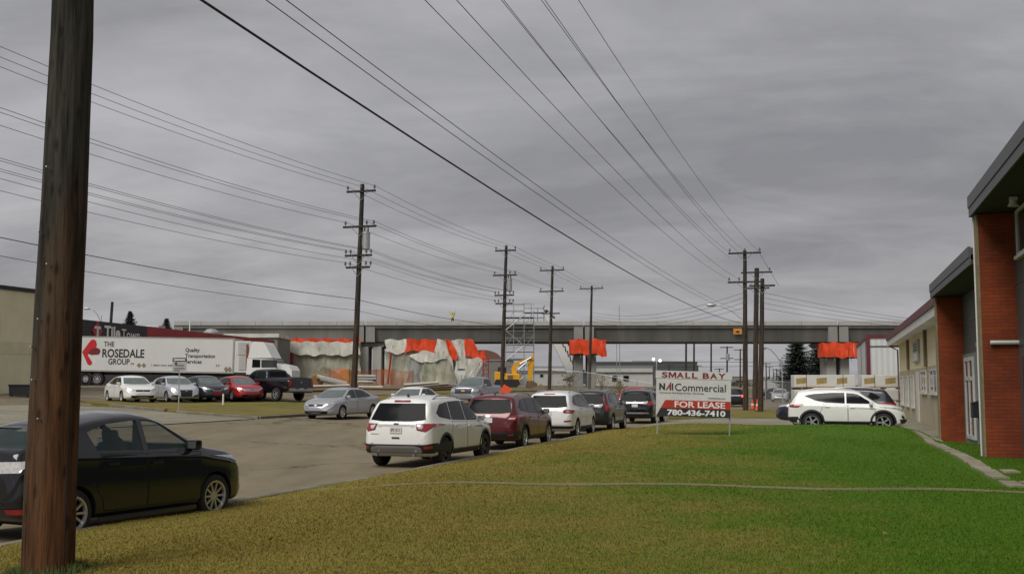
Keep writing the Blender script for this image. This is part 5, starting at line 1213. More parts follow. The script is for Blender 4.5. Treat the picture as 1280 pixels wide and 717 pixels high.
# street lamp on thin pole, right; lamps left; lit yard lamp
def lamp(label, px, D, ytop, zb, arms, r=.09):
    b = at(px, 480, D); t = thing("street_lamp", label, "street lamp", (b.x, D, zb)); z = at(px, ytop, D).z - zb
    MB().tube([(0, 0, 0), (0, 0, z)], [r, r * .6], 8).build("mast", M_steel, t, True)
    for dx, dz in arms:
        a = MB().tube([(0, 0, z - .8), (dx * .35, 0, z - .25 + dz * .4), (dx * .75, 0, z + dz * .85), (dx, 0, z + dz)], .05, 6).build("lamp_arm", M_steel, t, True)
        MB().lathe([(.02, -.4), (.13, -.3), (.14, .1), (.02, .4)], (dx + (.35 if dx > 0 else -.35), 0, z + dz), 'X', 10).build("lamp_head", M_steel, a, True)
lamp("thin street lamp with an arm to the left, in front of the spruces", 978, 112, 446, .1, [(-1.5, .9)], .08)
lamp("curved street lamp over the black fascia beside the near pole", 124, 120, 394, 1.8, [(-1.2, .75)], .07)
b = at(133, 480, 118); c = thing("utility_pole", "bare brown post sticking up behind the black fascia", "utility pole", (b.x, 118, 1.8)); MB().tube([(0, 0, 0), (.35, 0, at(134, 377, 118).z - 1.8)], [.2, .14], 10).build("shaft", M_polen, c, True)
D = 210; b = at(821, 480, D); t = thing("yard_lamp", "yard lamp mast with two lit white heads above the lease sign", "lamp", (b.x, D, 0)); z = at(821, 451, D).z
MB().tube([(0, 0, 0), (0, 0, z)], .10, 8).tube([(-.65, 0, z - .1), (.65, 0, z - .1)], .05, 6).build("mast", M_steel, t)
for dx, dz in ((-.62, .35), (.66, .1)): MB().lathe([(.04, -.22), (.2, -.16), (.25, 0), (.2, .16), (.04, .22)], (dx, -.2, z + dz), 'Y', 14).build("lamp_head", mat("lit_lamp", (.9, .9, .85), .3, emit=((1, 1, .95), 2.2)), t, True)
# ---------------------------------------------------------------- buildings on the right
def brick(name):
    m = bpy.data.materials.new(name); m.use_nodes = True; nt = m.node_tree; b = nt.nodes["Principled BSDF"]; b.inputs['Roughness'].default_value = .85
    t = nt.nodes.new("ShaderNodeTexCoord"); s_ = nt.nodes.new("ShaderNodeSeparateXYZ"); lnk(nt, t.outputs['Object'], s_.inputs[0])
    a = nt.nodes.new("ShaderNodeMath"); a.operation = 'ADD'; lnk(nt, s_.outputs[0], a.inputs[0]); lnk(nt, s_.outputs[1], a.inputs[1])
    c = nt.nodes.new("ShaderNodeCombineXYZ"); lnk(nt, a.outputs[0], c.inputs[0]); lnk(nt, s_.outputs[2], c.inputs[1])
    br_ = nt.nodes.new("ShaderNodeTexBrick"); br_.inputs['Scale'].default_value = 1; br_.inputs['Brick Width'].default_value = .30; br_.inputs['Row Height'].default_value = .085; br_.inputs['Mortar Size'].default_value = .008; br_.inputs['Mortar Smooth'].default_value = .3
    br_.inputs['Color1'].default_value = (.29, .050, .008, 1); br_.inputs['Color2'].default_value = (.22, .037, .008, 1); br_.inputs['Mortar'].default_value = (.15, .04, .014, 1); br_.inputs['Bias'].default_value = -.1
    lnk(nt, c.outputs[0], br_.inputs['Vector'])
    n = nt.nodes.new("ShaderNodeTexNoise"); n.inputs['Scale'].default_value = 1.1; n.inputs['Detail'].default_value = 6; lnk(nt, t.outputs['Object'], n.inputs['Vector'])
    r = nt.nodes.new("ShaderNodeValToRGB"); r.color_ramp.elements[0].position = .3; r.color_ramp.elements[0].color = (.55, .55, .55, 1); r.color_ramp.elements[1].position = .7; r.color_ramp.elements[1].color = (1.1, 1.1, 1.1, 1); lnk(nt, n.outputs[0], r.inputs[0])
    mu = nt.nodes.new("ShaderNodeMix"); mu.data_type = 'RGBA'; mu.blend_type = 'MULTIPLY'; mu.inputs[0].default_value = 1; lnk(nt, br_.outputs[0], mu.inputs[6]); lnk(nt, r.outputs[0], mu.inputs[7]); lnk(nt, mu.outputs[2], b.inputs['Base Color'])
    bp = nt.nodes.new("ShaderNodeBump"); bp.inputs['Strength'].default_value = .6; bp.inputs['Distance'].default_value = .01; bp.invert = True; lnk(nt, br_.outputs['Fac'], bp.inputs['Height']); lnk(nt, bp.outputs[0], b.inputs['Normal'])
    return m
M_brick = brick("red_brick")
M_endcap = mat("stone_edge", (.24, .185, .105), .85, var=.25, scale=5)
M_dgrey = mat("dark_grey_cladding", (.07, .076, .075), .6, var=.08, scale=.8)
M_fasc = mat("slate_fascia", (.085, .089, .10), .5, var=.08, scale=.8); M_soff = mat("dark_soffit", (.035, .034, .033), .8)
M_cream = mat("cream_stucco", (.72, .65, .43), .85, var=.08, scale=1); M_beige = mat("beige_base", (.44, .385, .265), .9, var=.16, scale=.8); M_brown = mat("brown_pilaster", (.165, .125, .075), .85, var=.2, scale=2)
M_maroon = mat("maroon_trim", (.11, .016, .024), .5); M_frame = mat("white_frame", (.62, .62, .60), .45)
def RB(name, label): x, y = PT(4.30, 0); return thing(name, label, "building", (x, y, 0), -R(HD))
def fin(t, y0, y1, zt_):
    o = MB().bb(-.78, .3, y0, y1, -.4, zt_).build("brick_pier", M_brick, t)
    MB().bb(-.83, -.783, y0 - .012, y1 + .01, -.4, zt_ - .002).build("stone_edge", M_endcap, o); return o
def window(t, y0, y1, z0, z1, x=-.02, mull=1, m=None, sill=True):
    mb = MB(); w = .06
    mb.bb(x - .04, x + .03, y0, y0 + w, z0, z1); mb.bb(x - .04, x + .03, y1 - w, y1, z0, z1); mb.bb(x - .04, x + .03, y0 + w, y1 - w, z0, z0 + w); mb.bb(x - .04, x + .03, y0 + w, y1 - w, z1 - w, z1)
    for k in range(mull): q = y0 + (y1 - y0) * (k + 1) / (mull + 1); mb.bb(x - .035, x + .03, q - .03, q + .03, z0 + w, z1 - w)
    f = mb.build("window", m or M_frame, t)
    MB().bb(x - .005, x + .015, y0 + w * .9, y1 - w * .9, z0 + w * .9, z1 - w * .9).build("pane", M_wind, f)
    if sill: MB().bb(x - .09, x + .02, y0 - .05, y1 + .05, z0 - .08, z0 - .004).build("sill", M_frame, f)
    return f
t = RB("brick_shop", "tall dark shop front with a red brick pier and slate overhang at the right edge")
MB().bb(0, 12, 2, 28.25, -.4, 6.0).build("wall", M_dgrey, t)
fin(t, 27.95, 28.28, 6.0)
rf = MB().bb(-.88, 12, 2, 28.42, 6.02, 6.14).build("roof", M_soff, t)
mb = MB(); mb.bb(-.92, -.88, 2, 28.46, 6.0, 6.2); mb.bb(-.94, -.88, 2, 28.48, 6.22, 6.5); mb.bb(-.88, 12, 28.425, 28.47, 6.0, 6.5); mb.bb(-.88, 12, 2, 28.42, 6.3, 6.46); mb.build("fascia", M_fasc, rf)
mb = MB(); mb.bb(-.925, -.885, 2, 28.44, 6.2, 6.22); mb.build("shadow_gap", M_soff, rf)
window(t, 25.2, 27.35, 4.9, 5.95, mull=0)
mb = MB(); [mb.bb(-.012, 0, 2, 27.94, z, z + .03) for z in (2.86, 4.3)]; mb.build("panel_joint", M_fasc, t)
dr = MB().bb(-.05, -.002, 25.4, 27.6, 0, 2.8).build("door", M_fasc, t); MB().bb(-.07, -.052, 25.6, 27.1, .25, 2.6).build("glass", M_wind, dr)
MB().tube([(-.62, 27.88, 2.94), (.0, 27.88, 2.94)], .05, 8).build("conduit", M_frame, t)
mb = MB(); mb.lathe([(.03, 0), (.07, -.08), (.12, -.2)], (-.35, 25.6, 6.0), n=10); mb.bb(-.42, -.28, 25.5, 25.7, 5.92, 6.0); mb.build("floodlight", M_frame, t, True)
mb = MB(); mb.tube([(-.84, 28.34, 0), (-.84, 28.34, 6.0)], .025, 6); mb.build("downpipe", M_frame, t)
t = RB("brick_shop", "lower dark shop front with a glazed white door between two red brick piers")
MB().bb(0, 12, 28.3, 39.05, -.4, 4.85).build("wall", M_dgrey, t)
fin(t, 38.72, 39.08, 4.85)
rf = MB().bb(-.90, 12, 28.5, 39.15, 4.87, 4.98).build("roof", M_soff, t)
mb = MB(); mb.bb(-.94, -.90, 28.5, 39.2, 4.85, 5.02); mb.bb(-.96, -.90, 28.5, 39.22, 5.04, 5.3); mb.bb(-.90, 12, 39.155, 39.2, 4.85, 5.3); mb.bb(-.90, 12, 28.5, 39.15, 5.1, 5.27); mb.build("fascia", M_fasc, rf)
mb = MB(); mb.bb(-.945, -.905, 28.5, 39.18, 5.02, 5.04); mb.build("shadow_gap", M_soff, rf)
mb = MB(); mb.bb(-.012, 0, 28.4, 38.7, 3.95, 3.99); mb.bb(-.012, 0, 28.4, 38.7, 2.95, 2.99); mb.build("panel_joint", M_fasc, t)
mb = MB(); mb.bb(-.06, -.002, 35.2, 38.6, .0, 2.93); dr = mb.build("door_surround", mat("grey_door_surround", (.20, .215, .22), .6), t)
mb = MB()
for y in (35.75, 36.75, 37.7): mb.bb(-.12, -.062, y - .07, y + .07, .3, 2.8)
for z in (.35, 2.15, 2.75): mb.bb(-.12, -.062, 35.8, 37.65, z - .06, z + .06)
d2 = mb.build("door", M_frame, t); MB().bb(-.09, -.064, 35.82, 37.63, .3, 2.74).build("glass", M_wind, d2)
MB().bb(-.10, -.088, 36.9, 37.5, 2.25, 2.68).build("notice", mat("notice_red", (.25, .05, .04), .6), d2)
mb = MB(); mb.bb(-.30, -.06, 34.55, 34.95, 1.0, 1.42, 0, .02); mb.prism([(-.32, 1.42), (-.06, 1.42), (-.06, 1.5)], 34.53, 34.97, 'Y'); mb.build("mailbox", M_black, t)
mb = MB(); mb.tube([(-.05, 34.9, 0.1), (-.05, 34.9, 3.1)], .03, 6); mb.lathe([(.05, 0), (.05, .12)], (-.05, 34.9, 3.08), n=8); mb.build("service_mast", M_steel, t)
t = RB("beige_building", "two tone cream and beige building with a maroon roof edge behind the white suv")
MB().bb(-.10, 12, 39.2, 70.8, 2.75, 4.4).build("upper_wall", M_cream, t)
MB().bb(-.12, 12, 39.2, 70.82, -.3, 2.75).build("lower_wall", M_beige, t)
mb = MB(); [mb.bb(-.22, -.101, y - .28, y + .28, 2.76, 4.4) for y in (44.5, 51.6, 62.6)]; mb.build("pilaster", M_brown, t)
rf = MB().bb(-.72, 12, 39.2, 71.4, 4.36, 4.44).build("roof", M_white, t)
MB().bb(-.76, -.72, 39.2, 71.4, 4.3, 4.62).build("white_fascia", M_frame, rf); MB().bb(-.82, -.76, 39.2, 71.45, 4.63, 4.93).build("maroon_fascia", M_maroon, rf)
mb = MB(); mb.bb(-.72, 12, 71.4, 71.45, 4.3, 4.93); mb.build("end_fascia", M_maroon, rf); MB().bb(-.76, 12, 39.2, 71.4, 4.7, 4.8).build("roof_deck", M_soff, rf)
for y0, y1, z0, z1 in ((46.6, 49.9, 1.62, 2.6), (51.8, 54.6, 1.62, 2.6), (59.2, 61.2, .85, 2.45), (63.2, 65.6, .85, 2.45), (67.4, 69.6, .85, 2.45)): window(t, y0, y1, z0, z1, -.14)
mb = MB(); mb.bb(-.17, -.122, 56.1, 57.4, 0, 2.6); mb.build("door", M_frame, t)
sg = MB().bb(-.20, -.105, 55.2, 58.4, 3.05, 4.1).build("wall_sign", mat("grey_wall_sign", (.33, .33, .30), .6), t)
MB().bb(-.215, -.202, 55.5, 58.1, 3.12, 3.5).build("white_panel", M_frame, sg)
mb = MB(); [mb.bb(-.212, -.202, 55.7, 57.9, z, z + .07) for z in (3.6, 3.74, 3.88)]; mb.build("sign_lines", M_dgrey, sg)
mb = MB(); mb.tube([(-.65, 70.7, 4.3), (-.2, 70.7, 4.05), (-.2, 70.7, .1)], .05, 6); mb.build("downpipe", M_brown, t)
# corrugated warehouse with maroon trim
def corr(name, col):
    m = mat(name, col, .45, .2, var=.05, scale=.7); nt = m.node_tree; b = nt.nodes["Principled BSDF"]
    t_ = nt.nodes.new("ShaderNodeTexCoord"); s_ = nt.nodes.new("ShaderNodeSeparateXYZ"); lnk(nt, t_.outputs['Object'], s_.inputs[0])
    a = nt.nodes.new("ShaderNodeMath"); a.operation = 'ADD'; lnk(nt, s_.outputs[0], a.inputs[0]); lnk(nt, s_.outputs[1], a.inputs[1])
    c = nt.nodes.new("ShaderNodeMath"); c.operation = 'MULTIPLY'; c.inputs[1].default_value = 16; lnk(nt, a.outputs[0], c.inputs[0])
    q = nt.nodes.new("ShaderNodeMath"); q.operation = 'SINE'; lnk(nt, c.outputs[0], q.inputs[0])
    bp = nt.nodes.new("ShaderNodeBump"); bp.inputs['Strength'].default_value = .5; bp.inputs['Distance'].default_value = .03; lnk(nt, q.outputs[0], bp.inputs['Height']); lnk(nt, bp.outputs[0], b.inputs['Normal']); return m
M_corr = corr("ribbed_grey_metal", (.60, .615, .62))
c0 = at(1085.5, 470, 79); zt_ = at(1085.5, 420, 79).z
t = thing("metal_warehouse", "grey ribbed metal warehouse with maroon corner trim behind the lumber", "building", (c0.x, c0.y, .06), -R(HD * .97))
MB().bb(0, 14, 0, 22, -.1, zt_ - .06).build("wall", M_corr, t)
mb = MB(); mb.bb(-.08, 14, -.08, .0, zt_ - .2, zt_ + .05); mb.bb(-.08, 0, .0, 22.05, zt_ - .2, zt_ + .05); mb.bb(-.1, .16, -.1, .12, 0, zt_ - .2); mb.build("trim", M_maroon, t)
mb = MB(); mb.bb(-.03, 0, 3, 3.2, 0, zt_ - .2); mb.bb(-.03, 0, 12, 12.2, 0, zt_ - .2); mb.bb(-.02, 14, -.03, 0, zt_ - .85, zt_ - .75); mb.build("wall_seam", M_dgrey, t)
# wrapped lumber bundles
M_wrap = mat("white_lumber_wrap", (.62, .62, .60), .5, var=.1, scale=1.2, bump=.3, bscale=5); M_logo = mat("tan_print", (.34, .25, .09), .7, var=.25, scale=3); M_lumb = mat("raw_lumber", (.40, .26, .12), .9, var=.25, scale=3, stretch=(.3, 3, 8))
def bundle(label, x, y, z, L, h, nl):
    t = thing("lumber_bundle", label, "lumber bundle", (x, y, z), R(-4), "wrapped lumber bundles stacked in the yard")
    MB().box((0, 0, h / 2 + .09), (L, 1.2, h), None, 0, .03).build("wrap", M_wrap, t)
    mb = MB(); [mb.bb(-L / 2 + L * (k + .5) / 4 - .05, -L / 2 + L * (k + .5) / 4 + .05, -.58, .58, 0, .09) for k in range(4)]; mb.build("bearer", M_lumb, t)
    mb = MB()
    for k in range(nl):
        q = -L / 2 + L * (k + .35) / nl; mb.prism([(q - .32, h * .38), (q + .32, h * .48), (q + .32, h * .92), (q - .32, h * .84)], -.606, -.6, 'Y')
    if nl: mb.build("print", M_logo, t)
    MB().bb(-L / 2 + .02, L / 2 - .02, -.603, .603, .085, .17).build("exposed_board", M_lumb, t)
    mb = MB(); [mb.bb(q - .015, q + .015, -.61, .61, .08, h + .1) for q in (-L * .3, L * .3)]; mb.build("strap", M_ink, t)
DL = 70; s1 = DL / FPX
for i, (p0_, p1_) in enumerate(((990, 1064), (1074, 1150))):
    x = ((p0_ + p1_) / 2 - 640) * s1; L = (p1_ - p0_) * s1; zt_ = at(1, 468, DL).z
    for k, (hh, dz) in enumerate(((.62, 0), (.72, .72), (.82, 1.54))):
        w = ("lowest", "middle", "topmost")[k]
        bundle("%s white wrapped bundle of the %s" % (w, "lumber stack in front of the spruces" if i == 0 else "lumber stack against the metal warehouse"), x, DL, .17 + dz - .02, L, hh - (.02), 3 if k != 1 else 2)
# ---------------------------------------------------------------- lease sign
st_ = at(866, 545, 36.6); zg_ = ZL(st_.x, st_.y)
t = thing("lease_sign", "white SMALL BAY FOR LEASE board on two posts in the lawn", "sign", (st_.x, st_.y, zg_), R(-6))
t.rotation_euler = (0, R(1.7), R(-6))
sw = 36.6 / FPX
def SX(px): return (px - 866) * sw
def SZ(py): return EYE + (480.9 - py) * sw - zg_
M_board = mat("sign_board_white", (.58, .58, .57), .45, var=.12, scale=2)
z0, z1, z2 = SZ(520.5), SZ(474), SZ(464)
MB().bb(SX(820), SX(912), -.02, .02, z0, z1, 0, .004).build("panel", M_board, t)
MB().bb(SX(819), SX(913), -.03, .015, z1 + .012, z2).build("topper", M_board, t)
for a_ in (821.2, 910): MB().bb(SX(a_), SX(a_ + 1.8), .022, .07, -.25, z1 + .1).build("post", M_steel, t)
mb = MB(); mb.prism([(SX(831.5), SZ(500.2)), (SX(911.6), SZ(500.2)), (SX(911.6), SZ(510.2)), (SX(825.8), SZ(510.2))], -.026, -.0205, 'Y'); mb.build("red_band", mat("sign_red", (.42, .035, .02), .5), t)
mb = MB(); mb.prism([(SX(825.7), SZ(510.3)), (SX(911.6), SZ(510.3)), (SX(911.6), SZ(520.3)), (SX(820.4), SZ(520.3))], -.026, -.0205, 'Y'); mb.build("black_band", M_ink, t)
def ST(body, a, b, c, d, m, bold=0, y=-.028, shear=0):
    return lettering(body, (b - a) * sw, (d - c) * sw, m, t, (SX((a + b) / 2), y, SZ((c + d) / 2)), (R(90), 0, 0), 'lettering', bold, .004, shear)
M_sred = mat("dark_red_letters", (.22, .02, .028), .5); M_wh = mat("white_letters", (.75, .75, .74), .5)
for ch, a_, b_ in (("S", 826.5, 834), ("A", 845, 853.8), ("L", 855.5, 862), ("L", 863.8, 870.5), ("B", 877, 885), ("A", 886, 894.8), ("Y", 896, 905)): ST(ch, a_, b_, 465.6, 472.6, M_sred, .03, -.034)
mb = MB(); e_ = 1.9
mb.prism([(SX(a), SZ(b)) for a, b in ((835, 472.6), (835, 465.6), (837.6, 465.6), (839.7, 469.6), (841.8, 465.6), (844.4, 465.6), (844.4, 472.6), (842.5, 472.6), (842.5, 468.3), (840.3, 472.2), (839.1, 472.2), (836.9, 468.3), (836.9, 472.6))], -.038, -.0305, 'Y'); mb.build("lettering", M_sred, t)
ST("N", 823.6, 830.8, 479.6, 488.0, M_ink, .05); ST("I", 839.2, 840.8, 479.6, 488.0, M_ink, .05)
mb = MB(); mb.prism([(SX(831.4), SZ(488)), (SX(833.2), SZ(488)), (SX(838.2), SZ(480.2)), (SX(838.2), SZ(477.4))], -.028, -.0205, 'Y'); mb.build("logo_stroke", M_sred, t)
mb = MB(); mb.prism([(SX(836.2), SZ(488)), (SX(838.4), SZ(488)), (SX(838.4), SZ(480.6)), (SX(836.2), SZ(484))], -.028, -.0205, 'Y'); mb.build("logo_stroke", M_sred, t)
ST("Commercial", 843, 905.5, 479.4, 488.6, M_ink, .004)
ST("Commercial Real Estate Services, Worldwide.", 824, 879, 490.2, 492.4, MATS["dark_grey_cladding"]); ST("naiedmonton.com", 884, 905, 495.4, 497.4, MATS["dark_grey_cladding"])
ST("FOR LEASE", 843, 905, 501.4, 509.0, M_wh, .02); ST("780-436-7410", 834, 905.5, 511.6, 519.0, M_wh, .035)
# ---------------------------------------------------------------- small street signs
def post_sign(label, px, D, ybase, ytop, plates, name="street_sign"):
    zb = G(*at(px, ybase, D).xy) ; b = at(px, ybase, D); t = thing(name, label, "sign", (b.x, D, zb), R(8)); zt_ = at(px, ytop, D).z - zb; s_ = D / FPX
    mb = MB(); mb.bb(-.025, .025, -.02, .02, -.3, zt_); mb.build("post", M_steel, t)
    for i, (w, y0, y1, m, lines, ml) in enumerate(plates):
        za, zb_ = at(px, y1, D).z - zb, at(px, y0, D).z - zb
        pl = MB().bb(-w / 2, w / 2, -.04, -.022, za, zb_, 0, .003).build("plate", m, t)
        if lines:
            for j, L in enumerate(lines):
                hh = (zb_ - za) / (len(lines) + .6); lettering(L, w * .8, hh * .55, ml, pl, (0, -.043, zb_ - hh * (j + .8)), (R(90), 0, 0), 'lettering', .01, .003)
    return t
post_sign("two plate parking sign with a black top plate on the dry verge", 223, 52.5, 514, 447, [(.66, 447, 451.8, M_ink, None, M_white), (.66, 452.2, 465.5, mat("sign_grey_white", (.42, .42, .42), .5), None, M_ink)])
o = bpy.data.objects["street_sign"]
mb = MB(); za = at(223, 449.4, 52.5).z - o.location.z
mb.bb(-.28, .26, -.046, -.041, za - .035, za + .035); mb.prism([(-.28, za), (-.2, za + .08), (-.2, za - .08)], -.046, -.041, 'Y'); mb.build("arrow", M_white, o)
mb = MB(); zc = at(223, 457, 52.5).z - o.location.z; mb.bb(-.2, .22, -.046, -.041, zc + .0, zc + .04); mb.bb(-.24, .24, -.046, -.041, zc - .14, zc - .10); mb.bb(-.26, .02, -.046, -.041, zc - .24, zc - .2); mb.lathe([(.07, -.046), (.07, -.041)], (-.16, 0, zc + .12), 'Y', 14); mb.build("lines", M_dgrey, o)
post_sign("small white plate sign on a post before the tarp enclosure", 576.5, 76, 492, 460, [(.52, 460, 468.5, M_white, None, M_ink), (.52, 460.4, 463, M_ink, None, M_ink)])
b = at(632, 488, 72); t = thing("road_works_sign", "orange diamond road works sign tilted behind the maroon crossover", "sign", (b.x, 72, G(b.x, 72))); zc = at(632, 488, 72).z - t.location.z
MB().box((0, 0, zc), (.62, .03, .62), Matrix.Rotation(R(32), 3, 'Y'), 0, .01).build("panel", mat("fluor_orange", (.80, .10, .03), .5, var=.05), t)
mb = MB(); mb.tube([(-.4, 0, 0), (0, 0, zc - .2)], .025, 5); mb.tube([(.4, 0, 0), (0, 0, zc - .2)], .025, 5); mb.tube([(0, .4, 0), (0, .04, zc)], .025, 5); mb.build("stand", M_steel, t)
b = at(279, 498, 61); t = thing("marker_post", "short white marker post in front of the lot row", "post", (b.x, 61, G(b.x, 61))); MB().tube([(0, 0, 0), (0, 0, .62)], .05, 8).build("shaft", M_white, t); MB().lathe([(.055, .62), (.03, .68), (.004, .7)], n=8).build("cap", M_white, t)
for i, (px, D, h) in enumerate(((940.8, 80, .72), (946.9, 76, .80))):
    b = at(px, 505, D); t = thing("traffic_cone", ("orange traffic cone between the tall lamp pole and the middle pole" if i == 0 else "orange traffic cone between the middle pole and the plain right pole"), "traffic cone", (b.x, D, .18), 0, "traffic cones by the pole cluster")
    MB().lathe([(.16, .04), (.04, h), (.02, h)], n=14).build("body", MATS["fluor_orange"], t, True); MB().bb(-.2, .2, -.2, .2, 0, .04).build("base", M_black, t); MB().lathe([(.118, h * .42), (.096, h * .6)], n=14).build("stripe", M_white, t, True)
# ---------------------------------------------------------------- construction yard
def beam(label, px0, py0, px1, py1, D, w, m, name="timber_beam", cat="timber", group="building timber and pipes heaped in the yard"):
    A, B = at(px0, py0, D), at(px1, py1, D + .4); 
    o = MB().tube([A, B], w, 4 if name != "steel_pipe" else 10).build(name, m, None); return tag(o, label, cat, group)
M_pale = mat("pale_timber", (.42, .39, .33), .85, var=.25, scale=2); M_brn = mat("brown_timber", (.15, .10, .06), .9, var=.3, scale=2)
beam("thick pale pipe lying tilted beside the black pickup", 396, 470.5, 433, 479.5, 76, .17, M_pale, "steel_pipe", "pipe")
beam("second pale pipe tilted just under the first", 400, 474, 436, 482, 75.4, .15, M_conc, "steel_pipe", "pipe")
beam("long pale plank lying level in front of the tilted pipes", 383, 483, 437, 481.5, 73.5, .10, M_pale)
beam("brown plank lying under the long pale plank", 390, 487.5, 430, 486, 73, .12, M_brn)
for i, (y, x0, x1, m) in enumerate(((470, 447, 469, M_pale), (473.5, 446, 470, M_conc), (477, 447, 466, M_pale), (480.5, 447, 473, M_brn), (483.5, 448, 478, M_pale), (485.5, 452, 500, M_brn))):
    beam("%s from the top of the plank stack right of the tall pole" % ("first plank", "second plank", "third plank", "fourth plank", "fifth plank", "sixth plank")[i], x0, y, x1, y + .3, 74.5 - i * .12, .12 if i < 5 else .09, m)
for i, (x0, y0, x1, y1, m) in enumerate(((505, 481, 548, 478, M_pale), (512, 484, 560, 479.5, M_conc), (520, 485.5, 575, 482, M_brn), (530, 487, 590, 484, M_brn), (500, 487.5, 540, 487, M_pale))):
    beam("%s board lying loose before the patchwork tarps" % ("topmost pale", "long grey", "long brown", "lowest brown", "short pale")[i], x0, y0, x1, y1, 78 + i * .1, .12, m)
b = at(396, 476, 76.5); t = thing("cable_drum", "brown wooden cable drum on its side beside the tilted pipes", "cable drum", (b.x, 76.5, G(b.x, 76.5) - .0), R(20))
zr = at(396, 476, 76.5).z - t.location.z; mb = MB(); mb.lathe([(.42, -.35), (.42, -.28)], (0, 0, zr), 'Y', 18); mb.lathe([(.42, .28), (.42, .35)], (0, 0, zr), 'Y', 18); mb.build("flange", mat("drum_wood", (.30, .16, .06), .9, var=.3), t); MB().lathe([(.22, -.279), (.22, .279)], (0, 0, zr), 'Y', 14).build("core", M_brn, t)
mb = MB(); mb.bb(-.5, .5, -.3, .3, -.1, zr - .42); mb.build("block", M_brn, t)
def heap(label, px, D, rx, ry, h, m, seed, name="dirt_pile"):
    rg = random.Random(seed); b = at(px, 480, D); g = G(b.x, D); n = 20; vs = [(b.x, D, g + h)]; fs = []
    for k in range(1, 6):
        for j in range(n):
            q = 2 * math.pi * j / n; r = k / 5; vs.append((b.x + math.cos(q) * rx * r * rg.uniform(.85, 1.1), D + math.sin(q) * ry * r, g - .1 + h * (1 - r) ** .8 * rg.uniform(.75, 1.15)))
    for j in range(n): fs.append((0, 1 + j, 1 + (j + 1) % n))
    for k in range(4):
        for j in range(n): fs.append((1 + k * n + j, 1 + (k + 1) * n + j, 1 + (k + 1) * n + (j + 1) % n, 1 + k * n + (j + 1) % n))
    o = MB().add(vs, fs).build(name, m, None, True, 60); return tag(o, label, "dirt pile")
heap("brown dirt heap behind the black pickup", 405, 92, 2.6, 2.4, 1.6, M_dirt, 1); heap("grassy dirt heap left of the tall transformer pole", 432, 98, 2.8, 2.4, 1.5, M_island, 2); heap("dark soil heap under the excavator bucket", 676, 110, 1.1, 1.0, .5, M_brn, 4)
# orange safety netting
def net(name, label, pts, z0, z1, col, alpha, cat="fence", sc=12.0, group=None, posts=None):
    t = thing(name, label, cat, (0, 0, 0), 0, group)
    m = bpy.data.materials.new(name + "_mesh"); m.use_nodes = True; nt = m.node_tree; b = nt.nodes["Principled BSDF"]; b.inputs['Base Color'].default_value = (*col, 1); b.inputs['Roughness'].default_value = .7
    tc_ = nt.nodes.new("ShaderNodeTexCoord"); n = nt.nodes.new("ShaderNodeTexNoise"); n.inputs['Scale'].default_value = .5; n.inputs['Detail'].default_value = 4; lnk(nt, tc_.outputs['Object'], n.inputs['Vector'])
    mr = nt.nodes.new("ShaderNodeMapRange"); mr.inputs[1].default_value = .35; mr.inputs[2].default_value = .65; mr.inputs[3].default_value = alpha[0]; mr.inputs[4].default_value = alpha[1]; lnk(nt, n.outputs[0], mr.inputs[0]); lnk(nt, mr.outputs[0], b.inputs['Alpha'])
    mb = MB(); P = []
    for (x0, y0), (x1, y1) in zip(pts[:-1], pts[1:]):
        k = max(2, int(math.hypot(x1 - x0, y1 - y0) / 1.5))
        for i in range(k): P.append((x0 + (x1 - x0) * i / k, y0 + (y1 - y0) * i / k))
    P.append(pts[-1]); vs = []
    for i, (x, y) in enumerate(P): g = G(x, y); s_ = .12 * math.sin(i * 1.7); vs += [(x, y + .1 * math.sin(i), g + z0), (x, y + .1 * math.sin(i), g + z1 + (s_ if name == "safety_fence" else 0))]
    mb.add(vs, [(2 * i, 2 * i + 2, 2 * i + 3, 2 * i + 1) for i in range(len(P) - 1)]); mb.build("netting", m, t)
    for i in range(0, len(P), 2): x, y = P[i]; MB().tube([(x, y + .12, G(x, y) - .1), (x, y + .12, G(x, y) + z1 + .1)], .035, 6).build("post", posts or M_steel, t)
    if name != "safety_fence": MB().tube([(x, y + .12, G(x, y) + z1) for x, y in P], .025, 5).build("top_rail", M_steel, t)
    return t
def gp(px, D): return (at(px, 480, D).x, D)
net("safety_fence", "orange plastic safety netting behind the heaped planks and pipes", [gp(412, 88), gp(436, 86), gp(470, 90), gp(516, 92)], .1, 1.35, (.62, .13, .03), (.25, .8), posts=M_brn)
net("chain_link_fence", "long chain link fence in front of the white industrial building", [gp(690, 118), gp(760, 116), gp(815, 114)], .05, 1.9, (.25, .25, .25), (.12, .22))
net("chain_link_fence", "tall chain link fence between the pole cluster and the lumber", [gp(957, 92), gp(990, 88)], .1, 2.2, (.28, .28, .28), (.2, .35))
def shrubs(name, label, spots, col, seed, cat="plant"):
    for k, (px, D, h, w) in enumerate(spots):
        rg = np.random.default_rng(seed + k); n = 260; b = at(px, 480, D); g = G(b.x, D) if px < 820 else .1
        a = rg.random(n) * 6.28; r = np.abs(rg.normal(0, .45, n)) * w; z = rg.random(n) ** .8 * h
        mb = MB()
        for i in range(n):
            c = Vector((r[i] * math.cos(a[i]), r[i] * math.sin(a[i]), z[i])); d = Vector(rg.normal(0, 1, 3)).normalized() * .09; e_ = Vector(rg.normal(0, 1, 3)).normalized() * .16
            mb.add([c - d, c + d, c + e_], [(0, 1, 2)])
        t = thing(name, label[k], cat, (b.x, D, g)); mb.build("foliage", mat(name + "_leaf", col, .9, var=.4, scale=2), t)
        mb = MB(); [mb.tube([(0, 0, 0), (math.cos(q) * w * .4, math.sin(q) * w * .4, h * .8)], .02, 4) for q in (0, 1.3, 2.6, 3.9, 5.2)]; mb.build("stem", M_brn, t)
